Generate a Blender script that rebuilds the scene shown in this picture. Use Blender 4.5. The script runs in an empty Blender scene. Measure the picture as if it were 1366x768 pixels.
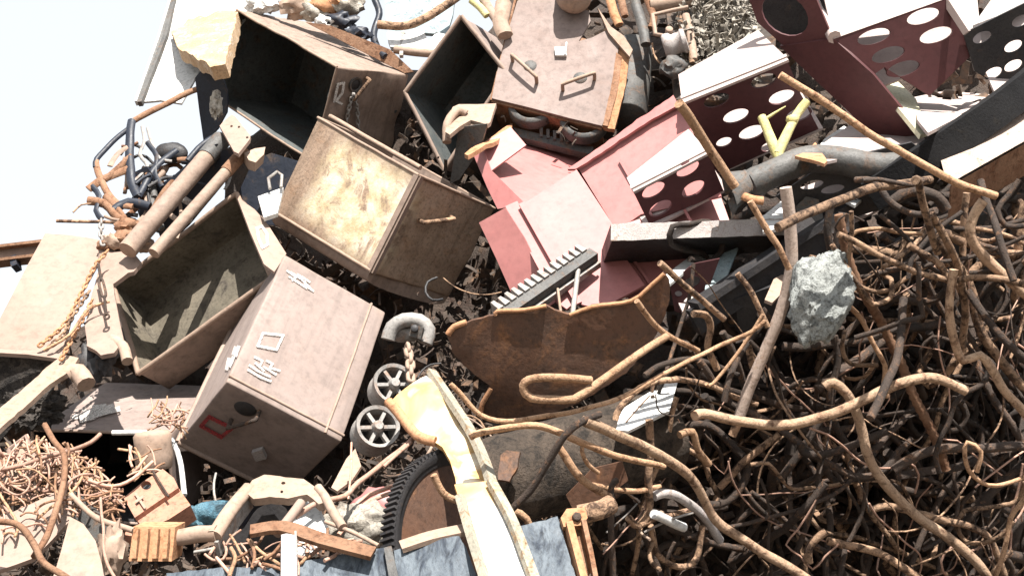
import bpy, bmesh, math, random
from mathutils import Vector, Matrix, noise
V = Vector
random.seed(7)
sc = bpy.context.scene
C = sc.collection

# ------------------------------------------------------------------ camera, sky, sun, exposure
F = 1465.0
PITCH = math.radians(15)
CAM = V((0, 0, 1.6))
FW = V((0, math.cos(PITCH), math.sin(PITCH)))
UP = V((0, -math.sin(PITCH), math.cos(PITCH)))
cam = bpy.data.cameras.new('camera')
cam.sensor_width = 36
cam.lens = 36 * F / 1366
cam.clip_start = 0.05
cam.clip_end = 5000
co = bpy.data.objects.new('camera', cam)
C.objects.link(co)
co.location = CAM
co.rotation_euler = (math.radians(105), 0, 0)
sc.camera = co

SUN = V((0.12, -0.55, 0.825)).normalized()
w = bpy.data.worlds.new('World')
sc.world = w
w.use_nodes = True
nt = w.node_tree
sky = nt.nodes.new('ShaderNodeTexSky')
sky.sky_type = 'NISHITA'
sky.sun_disc = False
sky.sun_elevation = math.asin(SUN.z)
sky.sun_rotation = math.atan2(SUN.x, SUN.y)
sky.air_density = 1.0
sky.dust_density = 2.0
sky.ozone_density = 1.0
nt.nodes['Background'].inputs['Strength'].default_value = 0.1
veil = nt.nodes.new('ShaderNodeMix')     # thin even white haze over the whole sky
veil.data_type = 'RGBA'
veil.inputs[0].default_value = 0.78
veil.inputs[7].default_value = (4.45, 4.5, 4.45, 1)
nt.links.new(sky.outputs[0], veil.inputs[6])
nt.links.new(veil.outputs[2], nt.nodes['Background'].inputs['Color'])
sl = bpy.data.lights.new('sun', 'SUN')
sl.energy = 5.0
sl.angle = math.radians(0.5)
sl.color = (1.0, 0.95, 0.88)
so = bpy.data.objects.new('sun', sl)
C.objects.link(so)
so.location = (0, 0, 30)
so.rotation_euler = SUN.to_track_quat('Z', 'Y').to_euler()
sc.view_settings.view_transform = 'Standard'
sc.view_settings.look = 'None'
sc.view_settings.gamma = 1
sc.view_settings.use_curve_mapping = False
sc.view_settings.exposure = 1.35
sc.cycles.max_bounces = 5
sc.cycles.diffuse_bounces = 1
sc.cycles.glossy_bounces = 2

# ------------------------------------------------------------------ pixel to place
def D(px, py):                       # depth of the heap's face along each sight line
    return 3.5 + 2.4 * (768 - py) / 768 - 0.5 * min(1, max(0, (px - 850) / 500))
def ray(px, py):
    return FW + V(((px - 683) / F, 0, 0)) + UP * ((384 - py) / F)
def W(px, py, d):
    return CAM + ray(px, py) * d
def Q(px, py, off=0.0):
    return W(px, py, D(px, py) + off)
class Plane:
    def __init__(s, p, n):
        s.p, s.n = p, n.normalized()
        if s.n.dot(CAM - p) < 0:
            s.n = -s.n
    def hit(s, px, py):
        r = ray(px, py)
        return CAM + r * ((s.p - CAM).dot(s.n) / r.dot(s.n))
def PN(px, py, off, n):              # plane through a pixel with a given normal
    return Plane(Q(px, py, off), V(n))
def P3(a, b, c):                     # plane through three (px, py, off)
    A, B, Cc = Q(*a), Q(*b), Q(*c)
    return Plane(A, (B - A).cross(Cc - A))

# ------------------------------------------------------------------ materials
def ramp(nt, fac, stops):
    r = nt.nodes.new('ShaderNodeValToRGB')
    el = r.color_ramp.elements
    while len(el) < len(stops):
        el.new(0.5)
    for e, (p, c) in zip(el, stops):
        e.position = p
        e.color = (*c, 1) if len(c) == 3 else c
    nt.links.new(fac, r.inputs[0])
    return r.outputs[0]
def noise_tex(nt, vec, scale, detail=6, rough=.6, dist=0.0):
    n = nt.nodes.new('ShaderNodeTexNoise')
    n.inputs['Scale'].default_value = scale
    n.inputs['Detail'].default_value = detail
    n.inputs['Roughness'].default_value = rough
    n.inputs['Distortion'].default_value = dist
    nt.links.new(vec, n.inputs['Vector'])
    return n.outputs['Fac']
def mix(nt, fac, a, b, mode='MIX'):
    m = nt.nodes.new('ShaderNodeMix')
    m.data_type = 'RGBA'
    m.blend_type = mode
    for sock, v in ((m.inputs[0], fac), (m.inputs[6], a), (m.inputs[7], b)):
        if isinstance(v, (int, float)):
            sock.default_value = v
        elif isinstance(v, tuple):
            sock.default_value = (*v, 1)
        else:
            nt.links.new(v, sock)
    return m.outputs[2]
def K(v):
    return (v, v, v)
def steel(name, base, alt, rust=(.20, .085, .035), amt=.35, scale=5., rough=.7, metal=0., bump=.25, vary=0., stretch=None, extra=None, spec=.35, edge=.16, rmax=1., grime=.55, wear=0., streak=0., alpha=False):
    """weathered steel: two tones, rust blotches, grime specks and fine relief"""
    m = bpy.data.materials.new(name)
    m.use_nodes = True
    nt = m.node_tree
    bs = nt.nodes['Principled BSDF']
    tc = nt.nodes.new('ShaderNodeTexCoord')
    vec = tc.outputs['Object']
    oi = nt.nodes.new('ShaderNodeObjectInfo')
    add = nt.nodes.new('ShaderNodeVectorMath')
    add.operation = 'ADD'
    mul = nt.nodes.new('ShaderNodeVectorMath')
    mul.operation = 'SCALE'
    mul.inputs['Scale'].default_value = 17.0
    cmb = nt.nodes.new('ShaderNodeCombineXYZ')
    for i in range(3):
        nt.links.new(oi.outputs['Random'], cmb.inputs[i])
    nt.links.new(cmb.outputs[0], mul.inputs[0])
    nt.links.new(vec, add.inputs[0])
    nt.links.new(mul.outputs[0], add.inputs[1])
    v2 = add.outputs[0]
    if stretch:
        mp = nt.nodes.new('ShaderNodeMapping')
        mp.inputs['Scale'].default_value = stretch
        nt.links.new(v2, mp.inputs['Vector'])
        v2 = mp.outputs[0]
    n1 = noise_tex(nt, v2, scale, 5, .6, .4)
    n2 = noise_tex(nt, v2, scale * 2.3, 8, .68, .8)
    n3 = noise_tex(nt, v2, scale * 14, 6, .7)
    col = ramp(nt, n1, [(.32, base), (.68, alt)])
    lo, hi = .62 - amt * .35, .62 - amt * .35 + edge
    rm = ramp(nt, n2, [(lo, K(0)), (hi, K(rmax))])
    rc = ramp(nt, n3, [(.3, tuple(x * .55 for x in rust)), (.7, tuple(min(1, x * 1.5) for x in rust))])
    col = mix(nt, rm, col, rc)
    gr = ramp(nt, n3, [(.34, K(grime)), (.5, K(1.0)), (.75, K(1.12))])
    col = mix(nt, .85, col, gr, 'MULTIPLY')
    if streak:
        sm = nt.nodes.new('ShaderNodeMapping')
        sm.inputs['Scale'].default_value = (16, 1.3, 16)
        nt.links.new(vec, sm.inputs['Vector'])
        sn = noise_tex(nt, sm.outputs[0], 1.0, 5, .65, .3)
        col = mix(nt, streak, col, ramp(nt, sn, [(.36, K(.45)), (.5, K(1)), (.7, K(1.15))]), 'MULTIPLY')
    if extra:
        col = extra(nt, vec, col, noise_tex)
    if wear:
        ge = nt.nodes.new('ShaderNodeNewGeometry')
        wm = ramp(nt, ge.outputs['Pointiness'], [(.515, K(0)), (.58, K(wear))])
        col = mix(nt, wm, col, mix(nt, n3, (.20, .10, .055), (.46, .36, .28)))
    if vary:
        hs = nt.nodes.new('ShaderNodeHueSaturation')
        rr = nt.nodes.new('ShaderNodeMapRange')
        rr.inputs['To Min'].default_value = 1 - vary
        rr.inputs['To Max'].default_value = 1 + vary
        nt.links.new(oi.outputs['Random'], rr.inputs['Value'])
        nt.links.new(rr.outputs[0], hs.inputs['Value'])
        nt.links.new(col, hs.inputs['Color'])
        col = hs.outputs[0]
    nt.links.new(col, bs.inputs['Base Color'])
    rg = ramp(nt, n2, [(.3, K(max(.1, rough - .15))), (.7, K(min(1, rough + .15)))])
    nt.links.new(rg, bs.inputs['Roughness'])
    bs.inputs['Metallic'].default_value = metal
    bs.inputs['Specular IOR Level'].default_value = spec
    if alpha:
        nt.links.new(ramp(nt, n3, [(.40, K(0)), (.56, K(.9))]), bs.inputs['Alpha'])
    if bump:
        b = nt.nodes.new('ShaderNodeBump')
        b.inputs['Strength'].default_value = bump
        b.inputs['Distance'].default_value = .012
        mx = nt.nodes.new('ShaderNodeMath')
        mx.operation = 'ADD'
        nt.links.new(n2, mx.inputs[0])
        nt.links.new(n3, mx.inputs[1])
        nt.links.new(mx.outputs[0], b.inputs['Height'])
        nt.links.new(b.outputs[0], bs.inputs['Normal'])
    return m

def boxmask(nt, vec, lo, hi, soft=.03, wob=.06, sc=9):
    """1 inside a local-space box with a wobbling edge"""
    nn = nt.nodes.new('ShaderNodeTexNoise')
    nn.inputs['Scale'].default_value = sc
    nn.inputs['Detail'].default_value = 6
    nt.links.new(vec, nn.inputs['Vector'])
    sub = nt.nodes.new('ShaderNodeVectorMath')
    sub.operation = 'SUBTRACT'
    sub.inputs[1].default_value = (.5, .5, .5)
    nt.links.new(nn.outputs['Color'], sub.inputs[0])
    ma = nt.nodes.new('ShaderNodeVectorMath')
    ma.operation = 'MULTIPLY_ADD'
    ma.inputs[1].default_value = (wob * 4,) * 3
    nt.links.new(sub.outputs[0], ma.inputs[0])
    nt.links.new(vec, ma.inputs[2])
    sp = nt.nodes.new('ShaderNodeSeparateXYZ')
    nt.links.new(ma.outputs[0], sp.inputs[0])
    out = None
    for i in range(3):
        for v, sgn in ((lo[i], 1), (hi[i], -1)):
            mr = nt.nodes.new('ShaderNodeMapRange')
            mr.inputs['From Min'].default_value = v - soft * sgn
            mr.inputs['From Max'].default_value = v + soft * sgn
            nt.links.new(sp.outputs[i], mr.inputs['Value'])
            if out is None:
                out = mr.outputs[0]
            else:
                mm = nt.nodes.new('ShaderNodeMath')
                mm.operation = 'MULTIPLY'
                nt.links.new(out, mm.inputs[0])
                nt.links.new(mr.outputs[0], mm.inputs[1])
                out = mm.outputs[0]
    return out

M = {}
M['bin'] = steel('dusty_brown_steel', (.205, .15, .12), (.265, .198, .16), (.15, .085, .055), .2, 2.5, .75, rmax=.5, grime=.75, edge=.25, wear=.55, streak=.45)
M['bin_pale'] = steel('pale_dusty_steel', (.215, .168, .15), (.265, .212, .19), (.22, .145, .105), .2, 2.2, .75, rmax=.3, grime=.8, edge=.3, bump=.12, wear=.55, streak=.3)
M['box_mauve'] = steel('mauve_brown_steel', (.215, .165, .148), (.265, .208, .188), (.17, .11, .085), .2, 2.4, .75, rmax=.4, grime=.75, edge=.3, bump=.15, streak=.2)
M['bin_olive'] = steel('dark_olive_steel', (.10, .088, .066), (.17, .145, .11), (.05, .042, .035), .35, 5, .75, edge=.2)  # darker olive tone for the trough's inner walls
M['bin_dark'] = steel('shaded_teal_grey_steel', (.05, .062, .066), (.10, .105, .10), (.085, .06, .045), .28, 4, .7)  # inner walls darker than the shells, shade of the mouth put into the colour
def yel(nt, vec, col, nz):
    mk = boxmask(nt, vec, (.20, .05, -.2), (.80, .43, .06), .05, .035, 5)
    n = noise_tex(nt, vec, 6, 9, .7, 1.5)
    t = ramp(nt, n, [(.38, K(0)), (.47, K(.75)), (.6, K(1))])
    mm = mix(nt, 1.0, mk, t, 'MULTIPLY')
    n2 = noise_tex(nt, vec, 7, 8, .7)
    yc = ramp(nt, n2, [(.38, (.46, .35, .20)), (.5, (.60, .51, .35)), (.6, (.66, .60, .48))])
    return mix(nt, mm, col, yc)
M['bin_yellow'] = steel('brown_steel_with_yellow_paint', (.24, .165, .115), (.31, .225, .165), (.19, .105, .055), .3, 5, .72, extra=yel, bump=.3, wear=.55, streak=.5, edge=.25, rmax=.7)
M['red'] = steel('red_primer_steel', (.36, .135, .13), (.42, .175, .165), (.33, .115, .11), .2, 1.8, .5, bump=.04, spec=.5, rmax=.35, grime=.85, edge=.3)
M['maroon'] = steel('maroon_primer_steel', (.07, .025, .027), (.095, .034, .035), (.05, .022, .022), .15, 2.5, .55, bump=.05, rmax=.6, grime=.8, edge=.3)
M['maroon_pale'] = steel('sunlit_maroon_steel', (.38, .305, .285), (.46, .39, .365), (.34, .21, .18), .12, 2.5, .7, bump=.06, rmax=.5, grime=.85, edge=.3)  # pale copy of the maroon, sunlight put into the colour
M['rust'] = steel('brown_rust', (.20, .105, .06), (.27, .155, .095), (.14, .065, .035), .4, 6, .85, bump=.4, vary=.15)
M['rust_plate'] = steel('dark_rust_plate', (.11, .05, .027), (.065, .039, .028), (.15, .068, .03), .30, 3.5, .62, bump=.25, spec=.45)
M['rust_orange'] = steel('orange_rust', (.38, .19, .095), (.46, .25, .14), (.27, .12, .055), .3, 5, .85, bump=.3)
M['rod'] = steel('rusty_rod', (.24, .145, .09), (.45, .29, .185), (.075, .045, .03), .42, 11, .85, bump=.7, vary=.3, edge=.1, grime=.45)
M['rod_pale'] = steel('pale_rusty_rod', (.37, .24, .155), (.49, .34, .23), (.15, .085, .052), .36, 9, .85, bump=.6, vary=.12, edge=.14, grime=.5)
M['rod_deep'] = steel('deep_shade_rod', (.02, .016, .014), (.05, .035, .027), (.05, .027, .018), .3, 12, .8, bump=.5, edge=.1)  # deep rods nearly black, shade of the tangle put into the colour
M['rod_dark'] = steel('shade_dark_rod', (.035, .027, .023), (.085, .058, .044), (.15, .085, .052), .22, 12, .8, bump=.7, vary=.4, edge=.1, grime=.5)  # tangle rods darkened, their shade put into the colour
M['rod_orange'] = steel('orange_rusty_rod', (.38, .225, .13), (.48, .30, .185), (.17, .09, .05), .32, 10, .85, bump=.6, vary=.2, edge=.12, grime=.5)
M['wire'] = steel('pinkish_rusty_wire', (.36, .21, .155), (.44, .28, .215), (.30, .15, .09), .25, 14, .8, bump=.2, vary=.25)
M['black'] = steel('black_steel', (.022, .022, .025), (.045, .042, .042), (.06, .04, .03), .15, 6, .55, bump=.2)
M['navy'] = steel('dark_blue_steel', (.010, .014, .024), (.018, .022, .034), (.07, .045, .03), .18, 6, .5, bump=.1)
M['grey'] = steel('grey_steel', (.22, .21, .20), (.32, .30, .28), (.20, .12, .08), .25, 6, .6, bump=.2)
M['grey_dark'] = steel('dark_grey_steel', (.06, .06, .06), (.11, .106, .10), (.12, .075, .05), .3, 6, .6, bump=.25)
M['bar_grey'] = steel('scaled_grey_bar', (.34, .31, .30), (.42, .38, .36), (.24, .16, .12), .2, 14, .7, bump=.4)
M['blue'] = steel('weathered_blue_paint', (.05, .067, .088), (.115, .14, .165), (.02, .028, .042), .42, 5, .6, bump=.2, stretch=(1.9, 1.9, .5), edge=.16, grime=.6)
M['teal'] = steel('pitted_teal_paint', (.19, .25, .27), (.27, .32, .33), (.05, .06, .07), .22, 12, .6, bump=.15)
M['white'] = steel('white_paint', (.55, .545, .53), (.62, .615, .60), (.42, .30, .20), .05, 4, .6, bump=.1)
M['tan'] = steel('tan_dusty_steel', (.28, .20, .15), (.34, .25, .195), (.30, .19, .125), .25, 3, .8, bump=.15, rmax=.7, grime=.7, edge=.25)
M['pink_tan'] = steel('pinkish_tan_plate', (.235, .165, .132), (.285, .208, .17), (.32, .21, .155), .2, 2, .8, bump=.1, rmax=.5, grime=.8, edge=.3)
M['orange_box'] = steel('orange_paint', (.34, .16, .105), (.38, .195, .135), (.38, .17, .08), .12, 5, .7, bump=.1)
M['foam'] = steel('crumbly_orange_foam', (.42, .27, .15), (.50, .36, .23), (.58, .50, .40), .25, 7, .95, bump=.6)
def girder_extra(nt, vec, col, nz):
    n = noise_tex(nt, vec, 4.2, 4, .55, .6)
    yc = ramp(nt, n, [(.40, (.76, .72, .64)), (.50, (.60, .40, .18)), (.58, (.48, .27, .10)), (.68, (.72, .64, .50))])
    mk = boxmask(nt, vec, (-1, -1, .22), (1, 1, 2), .03, .04, 6)
    return mix(nt, mk, col, yc)
M['girder'] = steel('white_and_yellow_paint', (.60, .58, .54), (.68, .66, .61), (.45, .30, .12), .08, 4, .6, bump=.15, extra=girder_extra)
M['girder_edge'] = steel('bare_grey_flange', (.24, .23, .19), (.36, .32, .25), (.22, .13, .06), .35, 8, .7, bump=.3)
M['log'] = steel('scaly_grey_tank', (.045, .034, .026), (.095, .07, .052), (.022, .018, .015), .45, 7, .85, bump=.9, stretch=(1, 1, 1))
M['bone'] = steel('pale_yellow_cut', (.56, .53, .36), (.62, .58, .44), (.4, .36, .22), .1, 6, .8, bump=.1)
M['branch'] = steel('yellow_green_bark', (.46, .41, .15), (.55, .50, .26), (.34, .28, .10), .18, 10, .85, bump=.3)
def slag_extra(nt, vec, col, nz):
    v = nt.nodes.new('ShaderNodeTexVoronoi')
    v.inputs['Scale'].default_value = 70
    nt.links.new(vec, v.inputs['Vector'])
    c = ramp(nt, v.outputs['Distance'], [(.1, K(.35)), (.35, K(1))])
    return mix(nt, .75, col, c, 'MULTIPLY')
M['slag'] = steel('porous_grey_slag', (.34, .36, .35), (.46, .48, .46), (.15, .16, .155), .42, 12, .95, bump=1.0, extra=slag_extra)
M['slag_blue'] = steel('blue_glassy_slag', (.05, .13, .18), (.12, .24, .30), (.03, .06, .08), .4, 9, .45, bump=.6)
M['plank'] = steel('weathered_pale_plank', (.40, .31, .26), (.48, .38, .32), (.28, .19, .14), .25, 8, .85, bump=.3)
M['rubber'] = steel('black_rubber', (.008, .008, .009), (.014, .014, .015), (.02, .018, .016), .2, 7, .8, bump=.3, spec=.15)
M['mark_white'] = steel('white_chalk_paint', (.78, .75, .71), (.72, .68, .64), (.5, .42, .36), .2, 15, .85, bump=0, alpha=True)
M['mark_red'] = steel('red_chalk_paint', (.42, .04, .05), (.36, .05, .055), (.2, .06, .05), .20, 15, .85, bump=0, alpha=True)
M['jag'] = steel('dark_crumbly_scrap', (.05, .045, .042), (.13, .11, .095), (.03, .027, .025), .5, 14, .95, bump=1.0)
M['heap'] = steel('dark_packed_scrap', (.055, .045, .04), (.09, .065, .05), (.07, .045, .035), .4, 6, .9, bump=1.0)
M['frag'] = steel('mixed_scrap', (.03, .024, .021), (.09, .066, .05), (.15, .085, .05), .35, 3, .8, bump=.3)  # darkened so that recesses go black, shade put into the colour
M['shred'] = steel('shredded_silver_scrap', (.26, .24, .21), (.42, .38, .32), (.12, .10, .08), .35, 9, .55, metal=.2, bump=.4)
M['ground'] = steel('dusty_yard_ground', (.085, .07, .055), (.12, .10, .08), (.06, .05, .04), .3, .6, .95, bump=.4)

# ------------------------------------------------------------------ geometry collector
def catmull(pts, step):
    if len(pts) == 2:
        n = max(2, int((pts[1] - pts[0]).length / step))
        return [pts[0].lerp(pts[1], i / n) for i in range(n + 1)]
    P = [pts[0] * 2 - pts[1]] + list(pts) + [pts[-1] * 2 - pts[-2]]
    out = []
    for i in range(1, len(P) - 2):
        a, b, c, d = P[i - 1:i + 3]
        n = max(2, int((c - b).length / step))
        for k in range(n):
            t = k / n
            out.append(.5 * (2 * b + (c - a) * t + (2 * a - 5 * b + 4 * c - d) * t * t + (3 * b - a - 3 * c + d) * t ** 3))
    out.append(P[-2].copy())
    return out
class G:
    def __init__(s):
        s.v, s.f = [], []
    def add(s, vs, fs):
        o = len(s.v)
        s.v += [V(x) for x in vs]
        s.f += [tuple(i + o for i in f) for f in fs]
        return s
    def tube(s, pts, r, n=8, step=.03, wob=0., taper=None, rib=None, smooth=True, flat=1., seed=None, gap=None):
        ps = catmull(pts, step) if smooth else [p.copy() for p in pts]
        if wob:
            sd = V((random.random() * 50, random.random() * 50, random.random() * 50)) if seed is None else V((seed, seed, seed))
            ps = [p + noise.noise_vector(p * 7 + sd) * wob for p in ps]
        t0 = (ps[1] - ps[0]).normalized()
        x = t0.cross(FW)
        if x.length < .05:
            x = t0.cross(UP)
        x.normalize()
        vs, fs = [], []
        m = len(ps)
        for i, p in enumerate(ps):
            t = (ps[min(m - 1, i + 1)] - ps[max(0, i - 1)]).normalized()
            x = (x - t * x.dot(t)).normalized()
            y = t.cross(x)
            rr = r if taper is None else r * (taper[0] + (taper[1] - taper[0]) * i / (m - 1))
            if rib and i % 2:
                rr *= rib
            elif wob:
                rr *= 1 + .07 * noise.noise(p * 23)
            for k in range(n):
                a = 2 * math.pi * k / n
                vs.append(p + x * (math.cos(a) * rr) + y * (math.sin(a) * rr * flat))
        for i in range(m - 1):
            for k in range(n):
                fs.append((i * n + k, i * n + (k + 1) % n, (i + 1) * n + (k + 1) % n, (i + 1) * n + k))
        fs.append(tuple(range(n))[::-1])
        fs.append(tuple((m - 1) * n + k for k in range(n)))
        return s.add(vs, fs)
    def bar(s, pts, wd, th, normal, smooth=False, step=.03):
        """flat bar of width wd lying across 'normal'"""
        ps = catmull(pts, step) if smooth else pts
        vs, fs = [], []
        m = len(ps)
        for i, p in enumerate(ps):
            t = (ps[min(m - 1, i + 1)] - ps[max(0, i - 1)]).normalized()
            x = t.cross(normal).normalized()
            y = x.cross(t).normalized()
            for a, b in ((-1, -1), (1, -1), (1, 1), (-1, 1)):
                vs.append(p + x * (a * wd / 2) + y * (b * th / 2))
        for i in range(m - 1):
            for k in range(4):
                fs.append((i * 4 + k, i * 4 + (k + 1) % 4, i * 4 + 4 + (k + 1) % 4, i * 4 + 4 + k))
        fs += [(3, 2, 1, 0), tuple((m - 1) * 4 + k for k in range(4))]
        return s.add(vs, fs)
    def lathe(s, o, ax, prof, n=24, x=None):
        """prof: list of (radius, height along axis); closed if first == last"""
        ax = ax.normalized()
        x = (x or ax.orthogonal()).normalized()
        x = (x - ax * x.dot(ax)).normalized()
        y = ax.cross(x)
        vs, fs = [], []
        m = len(prof)
        for i in range(n):
            a = 2 * math.pi * i / n
            d = x * math.cos(a) + y * math.sin(a)
            for r, h in prof:
                vs.append(o + d * r + ax * h)
        for i in range(n):
            j = (i + 1) % n
            for k in range(m - 1):
                fs.append((i * m + k, j * m + k, j * m + k + 1, i * m + k + 1))
        return s.add(vs, fs)
    def cyl(s, o, ax, r, h, n=16, ch=.1):
        e = r * ch
        return s.lathe(o, ax, [(0.0001, 0), (r - e, 0), (r, e), (r, h - e), (r - e, h), (0.0001, h)], n)
    def box(s, o, a, b, c):
        vs = [o + a * i + b * j + c * k for k in (0, 1) for j in (0, 1) for i in (0, 1)]
        return s.add(vs, [(0, 2, 3, 1), (4, 5, 7, 6), (0, 1, 5, 4), (2, 6, 7, 3), (0, 4, 6, 2), (1, 3, 7, 5)])
    def plate(s, outline, pl, th=.008, holes=(), warp=0., rag=0., cuts=0, wfreq=3.):
        """sheet cut to an outline on a plane, with round holes, thickness, ragged edge and warp"""
        def resample(o, st):
            r = []
            for i, a in enumerate(o):
                b = o[(i + 1) % len(o)]
                n = max(1, int(math.dist(a, b) / st))
                for k in range(n):
                    r.append((a[0] + (b[0] - a[0]) * k / n, a[1] + (b[1] - a[1]) * k / n))
            return r
        if rag:
            outline = [(x + rag * noise.noise(V((x * .13, y * .13, 3))) * 2, y + rag * noise.noise(V((x * .13, y * .13, 9))) * 2) for x, y in resample(outline, 7)]
        elif warp:
            outline = resample(outline, 24)
        bm = bmesh.new()
        edges = []
        loops = [outline]
        for h in holes:
            cx, cy, rx, ry, ang = h
            ca, sa = math.cos(math.radians(ang)), math.sin(math.radians(ang))
            loops.append([(cx + rx * math.cos(t) * ca - ry * math.sin(t) * sa, cy + rx * math.cos(t) * sa + ry * math.sin(t) * ca) for t in [2 * math.pi * i / 20 for i in range(20)]])
        for lp in loops:
            vs = [bm.verts.new(pl.hit(*p)) for p in lp]
            edges += [bm.edges.new((vs[i], vs[(i + 1) % len(vs)])) for i in range(len(vs))]
        bmesh.ops.triangle_fill(bm, use_beauty=True, use_dissolve=False, edges=edges, normal=pl.n)
        for k in range(cuts):
            bmesh.ops.subdivide_edges(bm, edges=[e for e in bm.edges if e.calc_length() > .03], cuts=1, use_grid_fill=True)
            bmesh.ops.triangulate(bm, faces=[f for f in bm.faces if len(f.verts) > 4])
        for f in bm.faces:
            f.normal_update()
            if f.normal.dot(pl.n) < 0:
                f.normal_flip()
        bm.verts.index_update()
        fr = [v.co.copy() for v in bm.verts]
        if warp:
            fr = [p + pl.n * (warp * noise.noise(p * wfreq) + warp * .4 * noise.noise(p * wfreq * 3.1)) for p in fr]
        n = len(fr)
        fs = [tuple(v.index for v in f.verts) for f in bm.faces]
        bd = []
        for e in bm.edges:
            if len(e.link_faces) == 1:
                l = e.link_faces[0].loops
                for lo in l:
                    if lo.edge == e:
                        bd.append((lo.vert.index, lo.link_loop_next.vert.index))
        bm.free()
        return s.add(fr + [p - pl.n * th for p in fr], fs + [tuple(i + n for i in f[::-1]) for f in fs] + [(b, a, a + n, b + n) for a, b in bd])
    def lump(s, o, r, sub=3, amp=.35, freq=3., sx=(1, 1, 1), seed=0, axes=None, pits=0, facets=0):
        bm = bmesh.new()
        bmesh.ops.create_icosphere(bm, subdivisions=sub, radius=1)
        rr = random.Random(seed)
        cut = [(V([rr.gauss(0, 1) for _ in range(3)]).normalized(), rr.uniform(.72, .95)) for _ in range(facets)]
        vs = []
        for v in bm.verts:
            d = v.co.normalized()
            k = 1 + amp * noise.noise(d * freq * .5 + V((seed, 0, 0))) + amp * .5 * noise.noise(d * freq * 1.3 + V((0, seed, 0))) + amp * .22 * noise.noise(d * freq * 4 + V((0, 0, seed)))
            for f_, c_ in cut:
                q_ = d.dot(f_)
                if q_ > .1:
                    k = min(k, c_ / q_ * (1 + .05 * noise.noise(d * 9)))
            if pits:
                k -= pits * max(0, noise.noise(d * freq * 7 + V((seed, 4, 0))))
            p = V((d.x * sx[0], d.y * sx[1], d.z * sx[2])) * (r * k)
            vs.append(o + (axes @ p if axes else p))
        fs = [tuple(v.index for v in f.verts) for f in bm.faces]
        bm.free()
        return s.add(vs, fs)

def mesh_of(name, g, Mi, mat, angle=61):
    me = bpy.data.meshes.new(name)
    me.from_pydata([Mi @ v for v in g.v], [], g.f)
    me.materials.append(mat)
    me.polygons.foreach_set('use_smooth', [True] * len(me.polygons))
    me.update()
    me.set_sharp_from_angle(angle=math.radians(angle))
    return me
def base_frame(vs):
    z = min(v.z for v in vs)
    n = len(vs)
    return Matrix.Translation(V((sum(v.x for v in vs) / n, sum(v.y for v in vs) / n, z)))
def tag(o, label, cat, group=None):
    o['label'] = label
    o['category'] = cat
    if 'kind' not in o:
        o['kind'] = 'thing'
    if group:
        o['group'] = group
    return o
def solo(name, g, mat, label, cat, group=None, frame=None):
    """a thing that is one mesh"""
    fr = frame or base_frame(g.v)
    o = bpy.data.objects.new(name, mesh_of(name, g, fr.inverted(), M[mat]))
    o.matrix_world = fr
    C.objects.link(o)
    return tag(o, label, cat, group)
FR = {}
def thing(name, frame, label, cat, group=None):
    o = bpy.data.objects.new(name, None)
    o.empty_display_size = .05
    fr = frame if isinstance(frame, Matrix) else Matrix.Translation(frame)
    o.matrix_world = fr
    C.objects.link(o)
    FR[o] = fr
    return tag(o, label, cat, group)
def part(parent, name, g, mat, label=None, local=False, angle=61):
    fr = FR[parent]
    o = bpy.data.objects.new(name, mesh_of(name, g, Matrix.Identity(4) if local else fr.inverted(), M[mat], angle))
    o.parent = parent
    C.objects.link(o)
    FR[o] = fr
    if label:
        o['label'] = label
    return o
def struct(name, g, mat):
    o = bpy.data.objects.new(name, mesh_of(name, g, Matrix.Identity(4), M[mat]))
    C.objects.link(o)
    o['kind'] = 'structure'
    return o
def stuff(name, g, mat, label, cat):
    o = bpy.data.objects.new(name, mesh_of(name, g, Matrix.Identity(4), M[mat]))
    C.objects.link(o)
    o['kind'] = 'stuff'
    return tag(o, label, cat)
def px2m(w, px, py, off=0):
    return w * (D(px, py) + off) / F

# ------------------------------------------------------------------ ground and the mound behind the scrap
g = G()
for i in range(48):
    a0, a1 = 2 * math.pi * i / 48, 2 * math.pi * (i + 1) / 48
    for r0, r1 in ((0, 12), (12, 60), (60, 400), (400, 3000)):
        q = [V((math.cos(a) * r, math.sin(a) * r + 4, 0)) for a, r in ((a0, r0), (a0, r1), (a1, r1), (a1, r0))]
        if r0 == 0:
            q = q[:3]
        g.add(q, [tuple(range(len(q)))])
struct('ground', g, 'ground')

SKYLINE = [(-900, 800), (-300, 620), (-60, 470), (100, 420), (200, 350), (290, 290), (340, 200), (470, 130), (560, 85), (650, 10), (760, -60), (900, -140), (1500, -220), (2300, 100), (2900, 700)]
def skyline(px):
    for (x0, y0), (x1, y1) in zip(SKYLINE, SKYLINE[1:]):
        if x0 <= px <= x1:
            return y0 + (y1 - y0) * (px - x0) / (x1 - x0)
    return 800
MD = 1.15
g = G()
NX, NY = 150, 70
for i in range(NX + 1):
    px = -900 + 3800 * i / NX
    top = skyline(px)
    for j in range(NY + 1):
        t = j / NY
        py = top + (1250 - top) * t
        d = max(2.4, D(min(px, 1500), max(py, -250)) + MD)
        k = min(1, max(0, (px - 780) / 120)) * min(1, max(0, (py - 200) / 120))
        d += (max(d, 5.45) - d) * k
        p = W(px, py, d)
        p += noise.noise_vector(p * 1.7) * .22 + noise.noise_vector(p * 6) * .07
        p.z = max(p.z, -.2)
        g.v.append(p)
for i in range(NX):
    for j in range(NY):
        a = i * (NY + 1) + j
        g.f.append((a, a + 1, a + NY + 2, a + NY + 1))
n0 = len(g.v)
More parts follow.
